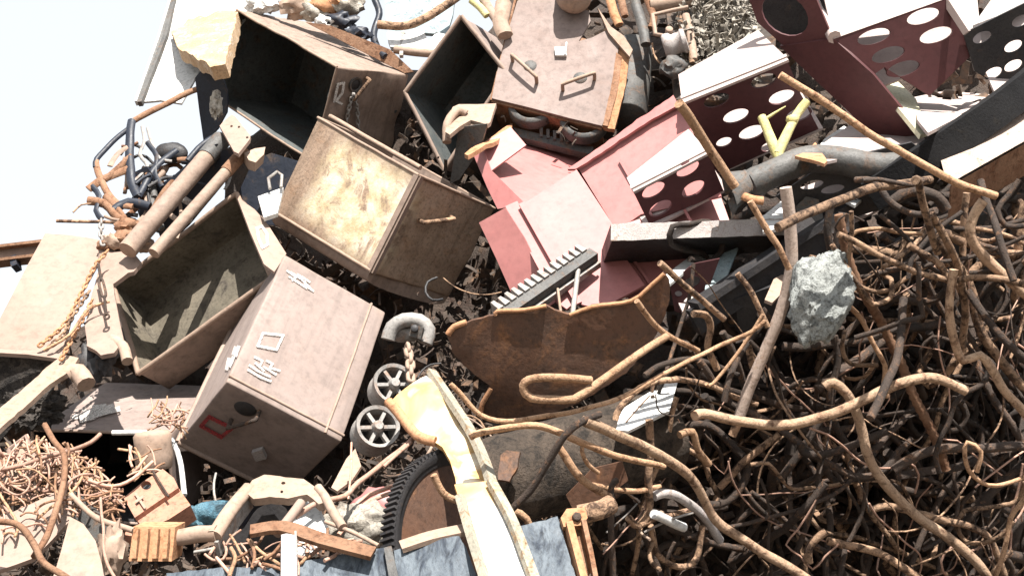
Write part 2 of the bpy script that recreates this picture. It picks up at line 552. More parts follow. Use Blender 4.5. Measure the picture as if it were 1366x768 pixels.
for i in range(NX + 1):              # the far side and the foot of the mound
    p = g.v[i * (NY + 1)]
    g.v.append(p + V((0, 1.2, -.25)) + noise.noise_vector(p * 2) * .3)
    g.v.append(V((p.x * 1.1, p.y + 1.5 + max(0, p.z), -.2)))
    f = g.v[i * (NY + 1) + NY]
    g.v.append(V((f.x, f.y - .5, -.2)))
for i in range(NX):
    a, b = i * (NY + 1), (i + 1) * (NY + 1)
    k = n0 + i * 3
    g.f += [(a, b, k + 3, k), (k, k + 3, k + 4, k + 1), (a + NY, k + 2, k + 5, b + NY)]
struct('scrap_mound', g, 'heap')

# ------------------------------------------------------------------ steel bins
BOX = {
 'A': ((-1.5304, 5.5278, 4.6844), (0.68859, -0.42531, -0.58733), (-0.3082, 0.56149, -0.76795), (0.6564, 0.70982, 0.25555), (0.9221, 0.5187, 0.5236)),
 'B': ((-0.955, 4.9699, 3.7768), (0.57628, -0.63309, -0.51681), (-0.43862, 0.29399, -0.84922), (0.68958, 0.71607, -0.10826), (0.9793, 0.492, 0.4881)),
 'C': ((-0.9633, 4.4624, 2.9428), (0.82008, 0.41105, -0.39814), (-0.16445, -0.49712, -0.85196), (-0.54812, 0.76414, -0.34008), (0.504, 0.7159, 0.525)),
 'D': ((-1.8087, 4.125, 2.1551), (0.99567, -0.07932, -0.04846), (-0.00712, 0.45477, -0.89058), (0.09268, 0.88707, 0.45224), (0.5938, 0.3618, 0.6727)),
 'E': ((-1.8898, 5.0257, 2.9611), (0.81656, -0.24611, 0.52217), (0.41062, -0.38816, -0.82506), (0.40574, 0.88812, -0.2159), (0.7417, 0.5619, 0.21)),
}
BINS = []                            # (inverse frame, dims) so that loose scrap stays out of them
def frame_of(O, a, b, c):
    m = Matrix.Identity(4)
    for i, ax in enumerate((a, b, c)):
        for k in range(3):
            m[k][i] = ax[k]
    m.translation = V(O)
    return m
class Bin:
    def __init__(s, key, name, label, opening, mat, rim_mat=None, r=.010, th=.006, amp=.005, freq=4., rim=.028, skew=None, rimpart=True, inner=None, crush=0.):
        if skew:
            quad, dv = skew              # four mouth corners (world) in order 00,10,11,01 and the vector into the depth
            ea = (quad[1] - quad[0]).normalized()
            ec = ea.cross(quad[3] - quad[0]).normalized()
            s.fr = frame_of(quad[0], ea, ec.cross(ea), ec)
            iv = s.fr.inverted()
            q = [iv @ p for p in quad]
            dv = iv.to_3x3() @ dv
            BINS.append((frame_of(quad[0], quad[1] - quad[0], quad[3] - quad[0], s.fr.to_3x3() @ dv).inverted(), (1, 1, 1)))
            s.L = ((q[1] - q[0]).length, (q[3] - q[0]).length, dv.length)
            s.map = lambda p: q[0] * ((1 - p[0] / s.L[0]) * (1 - p[1] / s.L[1])) + q[1] * ((p[0] / s.L[0]) * (1 - p[1] / s.L[1])) + q[2] * ((p[0] / s.L[0]) * (p[1] / s.L[1])) + q[3] * ((1 - p[0] / s.L[0]) * (p[1] / s.L[1])) + dv * (p[2] / s.L[2])
        else:
            O, a, b, c, s.L = BOX[key]
            s.fr = frame_of(O, a, b, c)
            s.map = lambda p: V(p)
            BINS.append((s.fr.inverted(), s.L))
        s.amp, s.freq, s.seed = amp, freq, V((ord(key) * 3.1, 0, 0))
        s.t = thing(name, s.fr, label, 'bin')
        L = s.L
        ax_o = 'abc'.index(opening[0])
        sd_o = int(opening[1])
        cs = []
        for k in range(3):
            n = max(6, int(L[k] / .045))
            cs.append([0, r * .3, r] + [r + (L[k] - 2 * r) * i / n for i in range(1, n)] + [L[k] - r, L[k] - r * .3, L[k]])
        lo = [r] * 3
        hi = [x - r for x in L]
        if sd_o == 0:
            lo[ax_o] = -9
        else:
            hi[ax_o] = 99
        idx, vs, fs = {}, [], []
        def vid(p):
            k = tuple(round(x, 5) for x in p)
            if k not in idx:
                q = V([min(h, max(l, x)) for x, l, h in zip(p, lo, hi)])
                d = V(p) - q
                pp = q + d.normalized() * r if d.length > 1e-6 else V(p)
                idx[k] = len(vs)
                q3 = s.dent(s.map(pp))
                if crush and p[0] > L[0] - .02:
                    q3 = q3 + V((1, 0, .2)) * (crush * (noise.noise(q3 * 8) + .6 * noise.noise(q3 * 17)))
                vs.append(q3)
            return idx[k]
        for ax in range(3):
            u, v = (ax + 1) % 3, (ax + 2) % 3
            for sd in (0, 1):
                if ax == ax_o and sd == sd_o:
                    continue
                for i in range(len(cs[u]) - 1):
                    for j in range(len(cs[v]) - 1):
                        f = []
                        for x, y in ((cs[u][i], cs[v][j]), (cs[u][i + 1], cs[v][j]), (cs[u][i + 1], cs[v][j + 1]), (cs[u][i], cs[v][j + 1])):
                            p = [0, 0, 0]
                            p[ax] = L[ax] if sd else 0
                            p[u], p[v] = x, y
                            f.append(vid(p))
                        fs.append(tuple(f if sd else f[::-1]))
        nor = [V() for _ in vs]
        ec = {}
        for f in fs:
            n = (vs[f[1]] - vs[f[0]]).cross(vs[f[2]] - vs[f[0]])
            for i in f:
                nor[i] += n
            for i in range(4):
                ec[(f[i], f[(i + 1) % 4])] = 1
        n = len(vs)
        inn = [p - q.normalized() * th for p, q in zip(vs, nor)]
        bd = [(a, b) for a, b in ec if (b, a) not in ec]
        g = G()
        if inner:
            g.add(vs, fs)
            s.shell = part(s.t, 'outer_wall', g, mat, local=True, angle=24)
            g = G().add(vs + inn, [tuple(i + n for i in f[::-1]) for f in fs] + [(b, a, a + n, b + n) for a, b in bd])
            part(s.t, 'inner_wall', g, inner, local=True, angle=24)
        else:
            g.add(vs + inn, fs + [tuple(i + n for i in f[::-1]) for f in fs] + [(b, a, a + n, b + n) for a, b in bd])
            s.shell = part(s.t, 'shell', g, mat, local=True, angle=24)
        if rimpart:                      # folded lip round the mouth
            u, v = (ax_o + 1) % 3, (ax_o + 2) % 3
            g = G()
            e = rim * .25
            for k in range(4):
                w0, w1 = [(0, 0), (1, 0), (1, 1), (0, 1)][k], [(0, 0), (1, 0), (1, 1), (0, 1)][(k + 1) % 4]
                pts = []
                for i in range(11):
                    t = i / 10
                    p = [0, 0, 0]
                    p[ax_o] = L[ax_o] if sd_o else 0
                    p[u] = (w0[0] + (w1[0] - w0[0]) * t) * L[u]
                    p[v] = (w0[1] + (w1[1] - w0[1]) * t) * L[v]
                    pts.append(s.dent(s.map(p)))
                g.tube(pts, e, 8, smooth=False)
            part(s.t, 'rim', g, rim_mat or mat, local=True)
    def dent(s, p):
        q = p * s.freq + s.seed
        return p + noise.noise_vector(q) * s.amp + noise.noise_vector(q * 2.7) * (s.amp * .45)
    def face(s, ax, sd):                 # world plane of a wall
        k = 'abc'.index(ax)
        ps = []
        for u, v in ((0, 0), (1, 0), (0, 1)):
            p = [0, 0, 0]
            p[k] = s.L[k] if sd else 0
            p[(k + 1) % 3], p[(k + 2) % 3] = s.L[(k + 1) % 3] * u, s.L[(k + 2) % 3] * v
            ps.append(s.fr @ s.map(V(p)))
        return Plane(ps[0], (ps[1] - ps[0]).cross(ps[2] - ps[0]))
def lift(pl, h):
    return Plane(pl.p + pl.n * h, pl.n)
def ribbon(g, pts, wpx, pl, h=.004, close=False):
    pl = lift(pl, h)
    if close:
        pts = pts + [pts[0]]
    for (x0, y0), (x1, y1) in zip(pts, pts[1:]):
        l = math.hypot(x1 - x0, y1 - y0) or 1
        ux, uy = (x1 - x0) / l * wpx * .35, (y1 - y0) / l * wpx * .35
        nx, ny = -(y1 - y0) / l * wpx / 2, (x1 - x0) / l * wpx / 2
        q = [(x0 - ux + nx, y0 - uy + ny), (x1 + ux + nx, y1 + uy + ny), (x1 + ux - nx, y1 + uy - ny), (x0 - ux - nx, y0 - uy - ny)]
        vs = [pl.hit(*p) for p in q]
        g.add(vs + [p - pl.n * .0015 for p in vs], [(0, 1, 2, 3), (7, 6, 5, 4)] + [(i, i + 4, (i + 1) % 4 + 4, (i + 1) % 4) for i in range(4)])
        pl = lift(pl, .0003)
    return g
def handle(parent, a, b, pl, h, wpx, mat):
    A, B = pl.hit(*a), pl.hit(*b)
    r = wpx * (A - CAM).dot(FW) / F / 2
    g = G().tube([A - pl.n * .01, A + pl.n * h * .8, A.lerp(B, .08) + pl.n * h, A.lerp(B, .92) + pl.n * h, B + pl.n * h * .8, B - pl.n * .01], r, 8, .012)
    return part(parent, 'handle', g, mat)
def chain(pts, link_px, label, mat='rod', parent=None, wfrac=.62, group='hanging chains', thick=.13):
    """every link is a part that shares one mesh"""
    ps = [Q(*p) for p in pts]
    lm = link_px * (ps[0] - CAM).dot(FW) / F
    fine = catmull(ps, lm * .1)
    t = parent or thing('chain', ps[-1], label, 'chain', group)
    L, Wd, r = lm / 2, lm / 2 * wfrac, lm * thick
    prof = []
    for k in range(18):
        a = 2 * math.pi * k / 18
        x = math.cos(a) * (Wd - r)
        y = math.sin(a) * (Wd - r) + math.copysign(L - Wd, math.sin(a)) * (1 if abs(math.sin(a)) > .05 else 0)
        prof.append(V((x, y, 0)))
    vs, fs = [], []
    for k in range(18):
        tn = (prof[(k + 1) % 18] - prof[k - 1]).normalized()
        x = V((0, 0, 1))
        y = tn.cross(x)
        for q in range(6):
            a = 2 * math.pi * q / 6
            vs.append(prof[k] + x * math.cos(a) * r + y * math.sin(a) * r)
    for k in range(18):
        for q in range(6):
            fs.append((k * 6 + q, k * 6 + (q + 1) % 6, ((k + 1) % 18) * 6 + (q + 1) % 6, ((k + 1) % 18) * 6 + q))
    me = mesh_of('link', G().add(vs, fs), Matrix.Identity(4), M[mat])
    inv = FR[t].inverted()
    acc, i, last = 0, 0, fine[0]
    step = lm - 3.2 * r
    for a, b in zip(fine, fine[1:]):
        acc += (b - a).length
        if acc >= step or i == 0:
            acc = 0
            tn = (b - a).normalized()
            s0 = tn.cross(FW).normalized()
            s1 = s0.cross(tn).normalized()
            an = (math.radians(28) if i % 2 else math.radians(-62)) + random.uniform(-.25, .25)
            x = s0 * math.cos(an) + s1 * math.sin(an)
            o = bpy.data.objects.new('link', me)
            o.parent = t
            o.matrix_local = inv @ frame_of(a, x, tn, x.cross(tn))
            C.objects.link(o)
            i += 1
    return t

# --- bin with the chain on its side
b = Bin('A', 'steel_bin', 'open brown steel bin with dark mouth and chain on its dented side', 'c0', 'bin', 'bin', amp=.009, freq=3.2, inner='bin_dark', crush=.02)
pl = b.face('a', 1)
g = G().lathe(pl.hit(474, 113), pl.n, [(.030, -.002), (.030, .006), (.040, .008), (.041, -.002)], 24)
part(b.t, 'ring', g, 'grey_dark')
g = G().cyl(pl.hit(474, 113) - pl.n * .002, pl.n, .030, .004)
part(b.t, 'hole_shade', g, 'black')  # black disc, shade of the recess painted as a flat colour
handle(b.t, (488, 104), (467, 130), pl, .035, 5, 'rod')
g = ribbon(G(), [(446, 136), (451, 113), (459, 111), (457, 124), (449, 135), (456, 139)], 3.2, pl, .009)
part(b.shell, 'paint_mark', g, 'mark_white')
c1 = pl.hit(470, 128)
chainA = thing('chain', c1, 'two strand chain hanging on the side of the open brown bin', 'chain', 'hanging chains')
dd = lambda x, y, h: ((lift(pl, h).hit(x, y) - CAM).dot(FW)) - D(x, y)
chain([(470, 128, dd(470, 128, .03)), (465, 148, dd(465, 148, .02)), (461, 172, dd(461, 172, .02))], 10, '', 'grey', chainA)
chain([(473, 128, dd(473, 128, .03)), (477, 150, dd(477, 150, .02)), (478, 182, dd(478, 182, .02))], 10, '', 'grey', chainA)

# --- bin with yellow paint
quad = [W(424, 157, 5.25), W(559, 234, 4.78), W(494, 363, 4.80), W(364, 284, 5.25)]
b = Bin('B', 'steel_bin', 'dented brown steel bin with flaking yellow paint on its front panel', 'b0', 'bin_yellow', 'bin', amp=.0025, freq=4.2, inner='bin', crush=.010, skew=(quad, W(660, 278, 5.2) - W(559, 234, 4.78)))
L = b.L
g = G()
vs = []
n = 14
for i in range(9):
    a = L[0] * (0.01 + .98 * i / 8)
    for k in range(n + 1):
        t = math.pi * k / n
        vs.append(b.dent(b.map(V((a, L[1] - .004 + .07 * max(0, math.sin(t)) ** .35, L[2] / 2 - math.cos(t) * (L[2] / 2 - .004))))))
fs = [(i * (n + 1) + k, i * (n + 1) + k + 1, (i + 1) * (n + 1) + k + 1, (i + 1) * (n + 1) + k) for i in range(8) for k in range(n)]
fs += [tuple(range(n + 1)), tuple(8 * (n + 1) + k for k in range(n + 1))[::-1]]
part(b.t, 'rounded_bottom', G().add(vs, fs), 'bin', local=True)
g = G()
for c0 in ((0, L[1] * .985),):
    pts = [b.dent(b.map(V((L[0] * i / 12, c0[1], -.002)))) for i in range(13)]
    g.tube(pts, .008, 6, smooth=False)
part(b.t, 'seam_strip', g, 'bin', local=True)
g = G().bar([b.map(V((L[0] * .985, L[1] * i / 8, -.003))) for i in range(9)], .03, .008, V((0, 0, -1)))
part(b.t, 'corner_strip', g, 'bin', local=True)
g = G().bar([b.map(V((L[0] + .003, L[1] * i / 8, L[2] * .03))) for i in range(9)], .03, .008, V((1, 0, .3)))
part(b.t, 'corner_strip', g, 'bin', local=True)
pl = b.face('a', 1)
handle(b.t, (558, 293), (598, 288), pl, .04, 6, 'rod')
g = G().tube([b.dent(b.map(V((L[0] * (.02 + .9 * i / 10), -.03, .05)))) for i in range(11)], .012, 6, smooth=False)
part(b.t, 'top_lip', g, 'bin', local=True)

# --- pale bin with the chalked squares
b = Bin('C', 'steel_bin', 'pale dusty steel bin with white chalk marks on top and a red square', 'c1', 'bin_pale', 'bin_pale', amp=.0035, freq=3, rim=.05)
pl = b.face('c', 0)
L = b.L
g = G()
g.tube([b.dent(V((L[0] - .075, L[1] * i / 10, -.001))) for i in range(11)], .006, 6, smooth=False)
g.tube([b.dent(V((L[0] * i / 10, L[1] - .03, -.001))) for i in range(11)], .006, 6, smooth=False)
part(b.t, 'seam_strip', g, 'bin_pale', local=True)
marks = [([(344, 461), (351, 444), (378, 447), (369, 466)], 3.2, True)]
part(b.shell, 'paint_mark', ribbon(G(), marks[0][0], 3.2, pl, .006, True), 'mark_white')
g = G()
for q in ([(383, 361), (395, 370), (390, 374)], [(388, 363), (402, 372), (414, 384)], [(397, 366), (408, 373), (406, 380), (418, 388)], [(403, 369), (413, 376)], [(386, 369), (400, 378), (409, 384)]):
    ribbon(g, q, 2.4, pl, .005 + random.random() * .002)
part(b.shell, 'paint_mark', g, 'mark_white')
g = G()
for q in ([(340, 476), (350, 481), (347, 487)], [(356, 481), (364, 485), (360, 490), (373, 494)], [(333, 487), (345, 495), (360, 502)], [(331, 493), (348, 503), (361, 508)], [(352, 489), (368, 499)], [(341, 484), (352, 494)]):
    ribbon(g, q, 2.8, pl, .005 + random.random() * .002)
part(b.shell, 'paint_mark', g, 'mark_white')
pl2 = b.face('a', 0)
g = G()
for q in ([(314, 463), (311, 472)], [(305, 478), (302, 492)], [(311, 476), (306, 488)], [(318, 462), (314, 474)]):
    ribbon(g, q, 4, pl2, .005 + random.random() * .002)
part(b.shell, 'paint_mark', g, 'mark_white')
pl = b.face('b', 1)
part(b.shell, 'paint_mark', ribbon(G(), [(268, 568), (279, 556), (309, 571), (295, 583)], 5, pl, .006, True), 'mark_red', 'red square outline')
handle(b.t, (309, 559), (346, 548), pl, .045, 6, 'rod_dark')
g = G().lathe(pl.hit(327, 545), pl.n, [(.0001, .004), (.04, .004), (.045, .0)], 20)
part(b.t, 'cup', g, 'black')
g = G()
c = pl.hit(347, 603)
x, y = (pl.hit(354, 601) - c), (pl.hit(350, 609) - c)
part(b.t, 'bolt_plate', g.box(c - x - y, x * 2, y * 2, pl.n * .018), 'bar_grey')

# --- bin lying open towards the wires
O, a, bb, c, L = BOX['D']
BOX['D'] = (CAM + (V(O) - CAM) * 1.09, a, bb, c, (L[0] * .98, L[1] * 1.09, L[2] * 1.0))
b = Bin('D', 'steel_bin', 'pale steel bin on its side with dark mouth above the wire nest', 'c0', 'bin_pale', 'bin_pale', amp=.006, freq=3, inner='black')  # black inner walls paint the shade inside the mouth
pl = b.face('b', 0)
g = G()
for q in ([(98, 556), (118, 552), (135, 543)], [(112, 549), (132, 547), (150, 541)], [(120, 556), (138, 550), (158, 545)], [(125, 543), (140, 541)], [(108, 560), (124, 556)]):
    ribbon(g, q, 6, pl, .008 + random.random() * .002)
part(b.shell, 'paint_mark', g, 'mark_white')
g = G().tube([Q(150, 577, -.05), Q(208, 577, -.06), Q(228, 585, -.07), Q(240, 614, -.06), Q(246, 660, -.03)], px2m(7, 230, 590) / 2, 8)
solo('white_hose', g, 'white', 'white hose curving down from the lip of the pale bin', 'hose')

# --- trough seen from inside
b = Bin('E', 'steel_bin', 'open brown steel trough with dark olive inside next to the two diagonal tubes', 'c0', 'bin', 'bin', amp=.006, freq=3, inner='bin_olive', rim=.05)
pl = PN(350, 320, -.12, (.2, -.65, .7))
g = G().plate([(316, 262), (340, 279), (358, 300), (382, 338), (366, 362), (352, 352), (334, 310)], pl, .012, warp=.004)
part(b.t, 'end_flange', g, 'pink_tan')
part(b.shell, 'paint_mark', ribbon(G(), [(343, 304), (350, 302), (356, 312), (357, 326), (350, 330), (345, 318)], 3.5, pl, .004, True), 'mark_white')

# --- dark bin next to the riveted face plate
pl = PN(590, 150, .45, (-.12, -.93, -.28))
quad = [pl.hit(*p) for p in ((615, 21), (676, 98), (592, 227), (541, 124))]
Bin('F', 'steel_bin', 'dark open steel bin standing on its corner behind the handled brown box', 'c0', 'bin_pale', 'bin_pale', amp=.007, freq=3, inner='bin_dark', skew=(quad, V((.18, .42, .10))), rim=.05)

def bolt(parent, c, n, r, mat='rod_dark', h=None):
    g = G().cyl(c - n * r * .3, n, r, (h or r) + r * .3, 6, .12)
    return part(parent, 'bolt', g, mat)
def quadplate(outline, pl, th, mat, name, label, cat, **k):
    return solo(name, G().plate(outline, pl, th, **k), mat, label, cat)

# ------------------------------------------------------------------ brown box with two handles
pl = P3((657, 130, .25), (803, 167, .23), (686, 0, .12))
t = thing('handled_box', pl.hit(735, 165), 'brown steel box with two handles, burnt hole in front, orange edge', 'box')
g = G().plate([(690, 2), (697, -4), (745, -8), (757, 6), (770, 14), (785, 14), (788, 28), (772, 55), (790, 50), (814, 38), (826, 58), (818, 110), (806, 160), (803, 168), (760, 158), (700, 142), (656, 131), (662, 100), (675, 50)], pl, .014, warp=.004, cuts=1)
part(t, 'front_plate', g, 'box_mauve')
c = [pl.hit(*p) for p in ((656, 131), (803, 168), (828, 56), (690, -10))]
back = -pl.n * .34 + V((.02, 0, .05))
g = G()
def wall(g, a, b, v, th):
    n = (b - a).cross(v).normalized() * th
    g.box(a, b - a, v, n)
wall(g, c[0] - pl.n * .016, c[3] - pl.n * .016, back, .012)
wall(g, c[1] - pl.n * .016, c[0] - pl.n * .016, back, .012)
g.box(c[0] + back, c[1] - c[0], c[3] - c[0], -pl.n * .01)
part(t, 'box_wall', g, 'rust')
part(t, 'edge_angle', G().plate([(826, 58), (840, 70), (835, 112), (820, 173), (803, 169), (816, 112)], lift(pl, -.012), .03, rag=.6), 'rust_orange', 'bright orange rusted edge')
part(t, 'edge_angle', G().plate([(822, 70), (830, 76), (824, 120), (811, 168), (804, 167), (816, 112)], lift(pl, .004), .012, rag=.4), 'rust', 'brown inner edge strip')
g = G().plate([(797, 10), (815, 36), (832, 48), (844, 66), (840, 76), (826, 60), (812, 44)], lift(pl, .02), .02, warp=.01)
part(t, 'torn_edge', g, 'tan')
for a, bb, ctr in (((684, 82), (716, 111), (707, 88)), ((751, 121), (793, 106), (774, 104))):
    handle(t, a, bb, pl, .055, 5, 'tan')
    part(t, 'cup', G().lathe(pl.hit(*ctr), pl.n, [(.0001, .004), (.034, .004), (.037, 0)], 20), 'grey_dark')
g = G()
o = pl.hit(740, 66)
g.box(o, pl.hit(755, 66) - o, pl.hit(741, 77) - o, pl.n * .02)
g.tube([pl.hit(756, 60) + pl.n * .02, pl.hit(754, 76) + pl.n * .02], .006, 6)
part(t, 'clip', g, 'white')
for x, y in ((709, 132), (779, 152)):
    g = G().lathe(pl.hit(x, y) - pl.n * .10, pl.n, [(.098, 0), (.124, 0), (.128, .01), (.128, .06), (.122, .07), (.098, .07), (.098, 0)], 32)
    part(t, 'roller_ring', g, 'grey_dark')
# drum above it and the hole-side bits
g = G()
o = Q(766, -6, -.02)
g.lathe(o, V((.02, -.75, -.55)), [(.0001, .10), (.055, .10), (.075, .09), (.09, .06), (.095, 0), (.10, -.02), (.095, -.04), (.09, -.2), (.0001, -.2)], 28)
solo('pipe_cap', g, 'tan', 'round dusty pipe cap above the two handled box', 'pipe cap')
g = G().cyl(Q(836, 158, .42), V((.12, .35, .9)), .11, .55, 22, .06)
solo('grey_drum', g, 'grey_dark', 'dark grey drum tucked behind the orange edge of the handled box', 'drum')
g = G().bar([Q(680, 178, .45), Q(790, 205, .45)], .05, .05, V((0, -.8, .2)))
for k in range(6):
    g.box(Q(720 + k * 9, 182 + k * 2, .40), V((.016, 0, 0)), V((0, .03, 0)), V((0, 0, .05)))
solo('stud_rail', g, 'grey_dark', 'dark rail with short studs under the rollers of the handled box', 'rail')
pl = PN(630, 150, -.05, (-.1, -.7, .7))
t = thing('curled_bracket', Q(625, 185), 'pale curled bracket sticking out of the dark corner bin', 'bracket')
part(t, 'tongue', G().plate([(604, 142), (612, 138), (662, 138), (654, 163), (650, 166), (628, 160), (612, 170), (600, 180), (594, 176), (598, 156)], pl, .02, warp=.01, cuts=1), 'tan')
part(t, 'curl', G().tube([Q(596, 190, -.06), Q(597, 165, -.1), Q(610, 148, -.08), Q(622, 152, -.06)], .022, 10), 'tan')
part(t, 'web', G().plate([(612, 170), (650, 165), (640, 200), (612, 240), (600, 245)], PN(620, 200, .02, (-.3, -.8, -.5)), .02), 'grey_dark')

# ------------------------------------------------------------------ red chute
t = thing('red_chute', Q(740, 410, .1), 'large red painted steel chute of folded plates under the perforated beams', 'chute')
sunny = (0.05, -.72, .69)
p_top = P3((700, 270, -.05), (769, 226, -.08), (790, 400, -.12))
p_in = PN(701, 271, -.05, (.25, -.62, .74))
part(t, 'inner_panel', G().plate([(655, 228), (699, 194), (759, 203), (787, 211), (767, 227), (701, 272)], p_in, .01, warp=.003), 'red', 'sunlit inner panel')
p_l = PN(660, 230, -.06, (-.55, -.8, .12))
part(t, 'side_wall', G().plate([(628, 199), (646, 203), (655, 227), (701, 272), (664, 279), (650, 250)], p_l, .01, warp=.006, cuts=1), 'red')
part(t, 'upper_wall', G().plate([(629, 199), (681, 170), (702, 193), (655, 228), (646, 205)], PN(655, 215, -.03, (.1, -.85, .5)), .01, warp=.006), 'red')
part(t, 'torn_lip', G().plate([(620, 205), (640, 192), (684, 163), (683, 172), (665, 186), (640, 198), (624, 207)], PN(650, 190, -.08, (-.1, -.5, .85)), .02, rag=1.2, warp=.01), 'rust_orange')
part(t, 'end_plate', G().plate([(639, 297), (674, 277), (700, 318), (742, 402), (728, 412), (692, 412), (662, 345)], PN(680, 330, -.1, (-.35, -.92, -.18)), .01, warp=.006, cuts=1), 'red')
part(t, 'flange', G().plate([(674, 275), (690, 268), (702, 290), (768, 402), (756, 412), (742, 402)], lift(p_top, .03), .012), 'red')
part(t, 'flange', G().plate([(692, 272), (700, 268), (776, 402), (768, 406)], lift(p_top, .055), .012), 'red')
part(t, 'sunny_panel', G().plate([(700, 271), (769, 226), (817, 299), (812, 312), (860, 380), (800, 412), (776, 406)], p_top, .012, warp=.004, cuts=1), 'red', 'wide pink sunlit panel')
p_r = PN(817, 299, -.06, (-.42, -.86, .28))
part(t, 'fold_panel', G().plate([(770, 222), (893, 136), (912, 152), (960, 250), (962, 262), (855, 286), (836, 299), (817, 299)], p_r, .012, warp=.004, cuts=1), 'red')
part(t, 'top_rib', G().plate([(756, 226), (800, 196), (850, 160), (898, 128), (905, 140), (858, 166), (790, 212), (768, 226)], lift(p_r, .03), .015, rag=.8), 'red')
p_low = PN(870, 340, -.1, (-.1, -.88, .45))
part(t, 'lower_panel', G().plate([(806, 300), (836, 298), (960, 258), (975, 300), (900, 372), (845, 405), (812, 360)], p_low, .012, warp=.004), 'red')
for a, bb in (((828, 215), (872, 292)), ((846, 350), (880, 400)), ((905, 265), (930, 310))):
    pr = p_r if a[1] < 300 else p_low
    part(t, 'stiffener', G().bar([pr.hit(*a) + pr.n * .008, pr.hit(*bb) + pr.n * .008], .012, .016, pr.n), 'red')

# ------------------------------------------------------------------ rack and posts in front of it
t = thing('gear_rack', Q(675, 420, -.2), 'toothed gear rack leaning on the red chute', 'gear rack')
A, B = Q(670, 424, -.22), Q(792, 340, -.24)
ax = (B - A).normalized()
up = (Q(690, 370, -.22) - A)
up = (up - ax * up.dot(ax)).normalized()
dp = ax.cross(up)
rack = part(t, 'back_bar', G().bar([A, B], .05, .05, up), 'grey_dark')
part(t, 'ledge', G().bar([A - up * .035 - dp * .03, B - up * .035 - dp * .03], .03, .012, up), 'grey')
me = None
for k in range(14):
    o = A.lerp(B, (k + .4) / 14.3)
    g = G()
    a2, b2 = ax * .013, ax * .008
    c0 = [o + up * .02 - a2 - dp * .035, o + up * .02 + a2 - dp * .035, o + up * .02 + a2 + dp * .035, o + up * .02 - a2 + dp * .035]
    c1 = [o + up * .072 - b2 - dp * .033, o + up * .072 + b2 - dp * .033, o + up * .072 + b2 + dp * .033, o + up * .072 - b2 + dp * .033]
    g.add(c0 + c1, [(3, 2, 1, 0), (4, 5, 6, 7)] + [(i, (i + 1) % 4, (i + 1) % 4 + 4, i + 4) for i in range(4)])
    part(rack, 'tooth', g, 'grey')
solo('thin_post', G().tube([Q(771, 360, -.25), Q(764, 420, -.22)], .011, 7, wob=.004), 'grey', 'thin grey post under the gear rack', 'post')
solo('thin_strut', G().tube([Q(744, 385, -.23), Q(748, 416, -.22)], .006, 6), 'tan', 'thin tan strut under the gear rack', 'strut')

# ------------------------------------------------------------------ flat bar
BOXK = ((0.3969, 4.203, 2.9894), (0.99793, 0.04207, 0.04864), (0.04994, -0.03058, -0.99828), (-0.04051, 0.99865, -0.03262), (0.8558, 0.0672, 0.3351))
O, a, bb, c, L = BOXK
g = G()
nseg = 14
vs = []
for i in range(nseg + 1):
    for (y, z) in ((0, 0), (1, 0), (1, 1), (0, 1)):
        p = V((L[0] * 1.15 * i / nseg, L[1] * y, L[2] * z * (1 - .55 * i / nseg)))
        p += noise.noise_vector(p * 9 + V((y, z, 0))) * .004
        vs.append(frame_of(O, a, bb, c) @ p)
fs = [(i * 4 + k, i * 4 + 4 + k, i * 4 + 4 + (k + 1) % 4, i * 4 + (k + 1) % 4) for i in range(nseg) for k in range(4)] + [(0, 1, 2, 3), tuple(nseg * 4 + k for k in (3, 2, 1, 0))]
t = thing('flat_bar', vs[0], 'heavy black flat bar with sunlit grey edge lying level across the red chute', 'steel bar')
part(t, 'body', G().add(vs, fs), 'black')  # black body, deep shade of the faces put into its colour
part(t, 'sunlit_edge', G().plate([(815, 299), (900, 296), (1140, 288), (1140, 310), (960, 316), (815, 321)], lift(Plane(V(O), -V(c)), .006), .006, rag=.5), 'bar_grey')  # grey plate laid on, sunlight on this face put into its colour

# ------------------------------------------------------------------ perforated maroon beams
def ell(holes, rx, ry, ang):
    return [(x, y, rx, ry, ang) for x, y in holes]
BOX['J'] = ((0.5163, 4.3866, 3.1951), (0.87979, -0.23253, 0.41461), (0.43339, 0.7507, -0.49861), (-0.19531, 0.61836, 0.76124), (0.3353, 0.1999, 0.1502))
BOX['H'] = ((0.7813, 4.5765, 3.6916), (0.8993, -0.30354, 0.31483), (0.43125, 0.73516, -0.52304), (-0.07268, 0.60614, 0.79203), (0.4699, 0.3954, 0.2643))
def perforated(key, label, front, holes, top, lip, depth, end=None):
    O, a, bb, c, L = BOX[key]
    fr = frame_of(O, a, bb, c)
    a, bb, c, O = V(a), V(bb), V(c), V(O)
    pf = Plane(O, -c)
    pt = Plane(O, -bb)
    t = thing('perforated_beam', fr, label, 'beam', 'perforated maroon beams')
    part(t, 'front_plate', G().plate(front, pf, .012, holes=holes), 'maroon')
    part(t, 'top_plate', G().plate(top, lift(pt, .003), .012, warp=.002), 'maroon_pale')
    g = G()
    q = [pt.hit(*p) for p in lip]
    g.bar([q[0] - bb * .0, q[1]], .022, .02, -bb)
    part(t, 'weld_lip', g, 'maroon_pale')
    # the wide bottom plate inside catches the sun and shows through the holes
    r0 = [pf.hit(*p) for p in front]
    lo = sorted(r0, key=lambda p: -(p - O).dot(bb))[:2]
    lo.sort(key=lambda p: (p - O).dot(a))
    d = max((p - O).dot(bb) for p in r0)
    lo = [O + a * (x - O).dot(a) + bb * d for x in lo]
    g = G().box(lo[0] - a * .02 - bb * .008, lo[1] - lo[0] + a * .04, c * depth, bb * .012)
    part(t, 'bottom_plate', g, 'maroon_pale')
    return t, pf
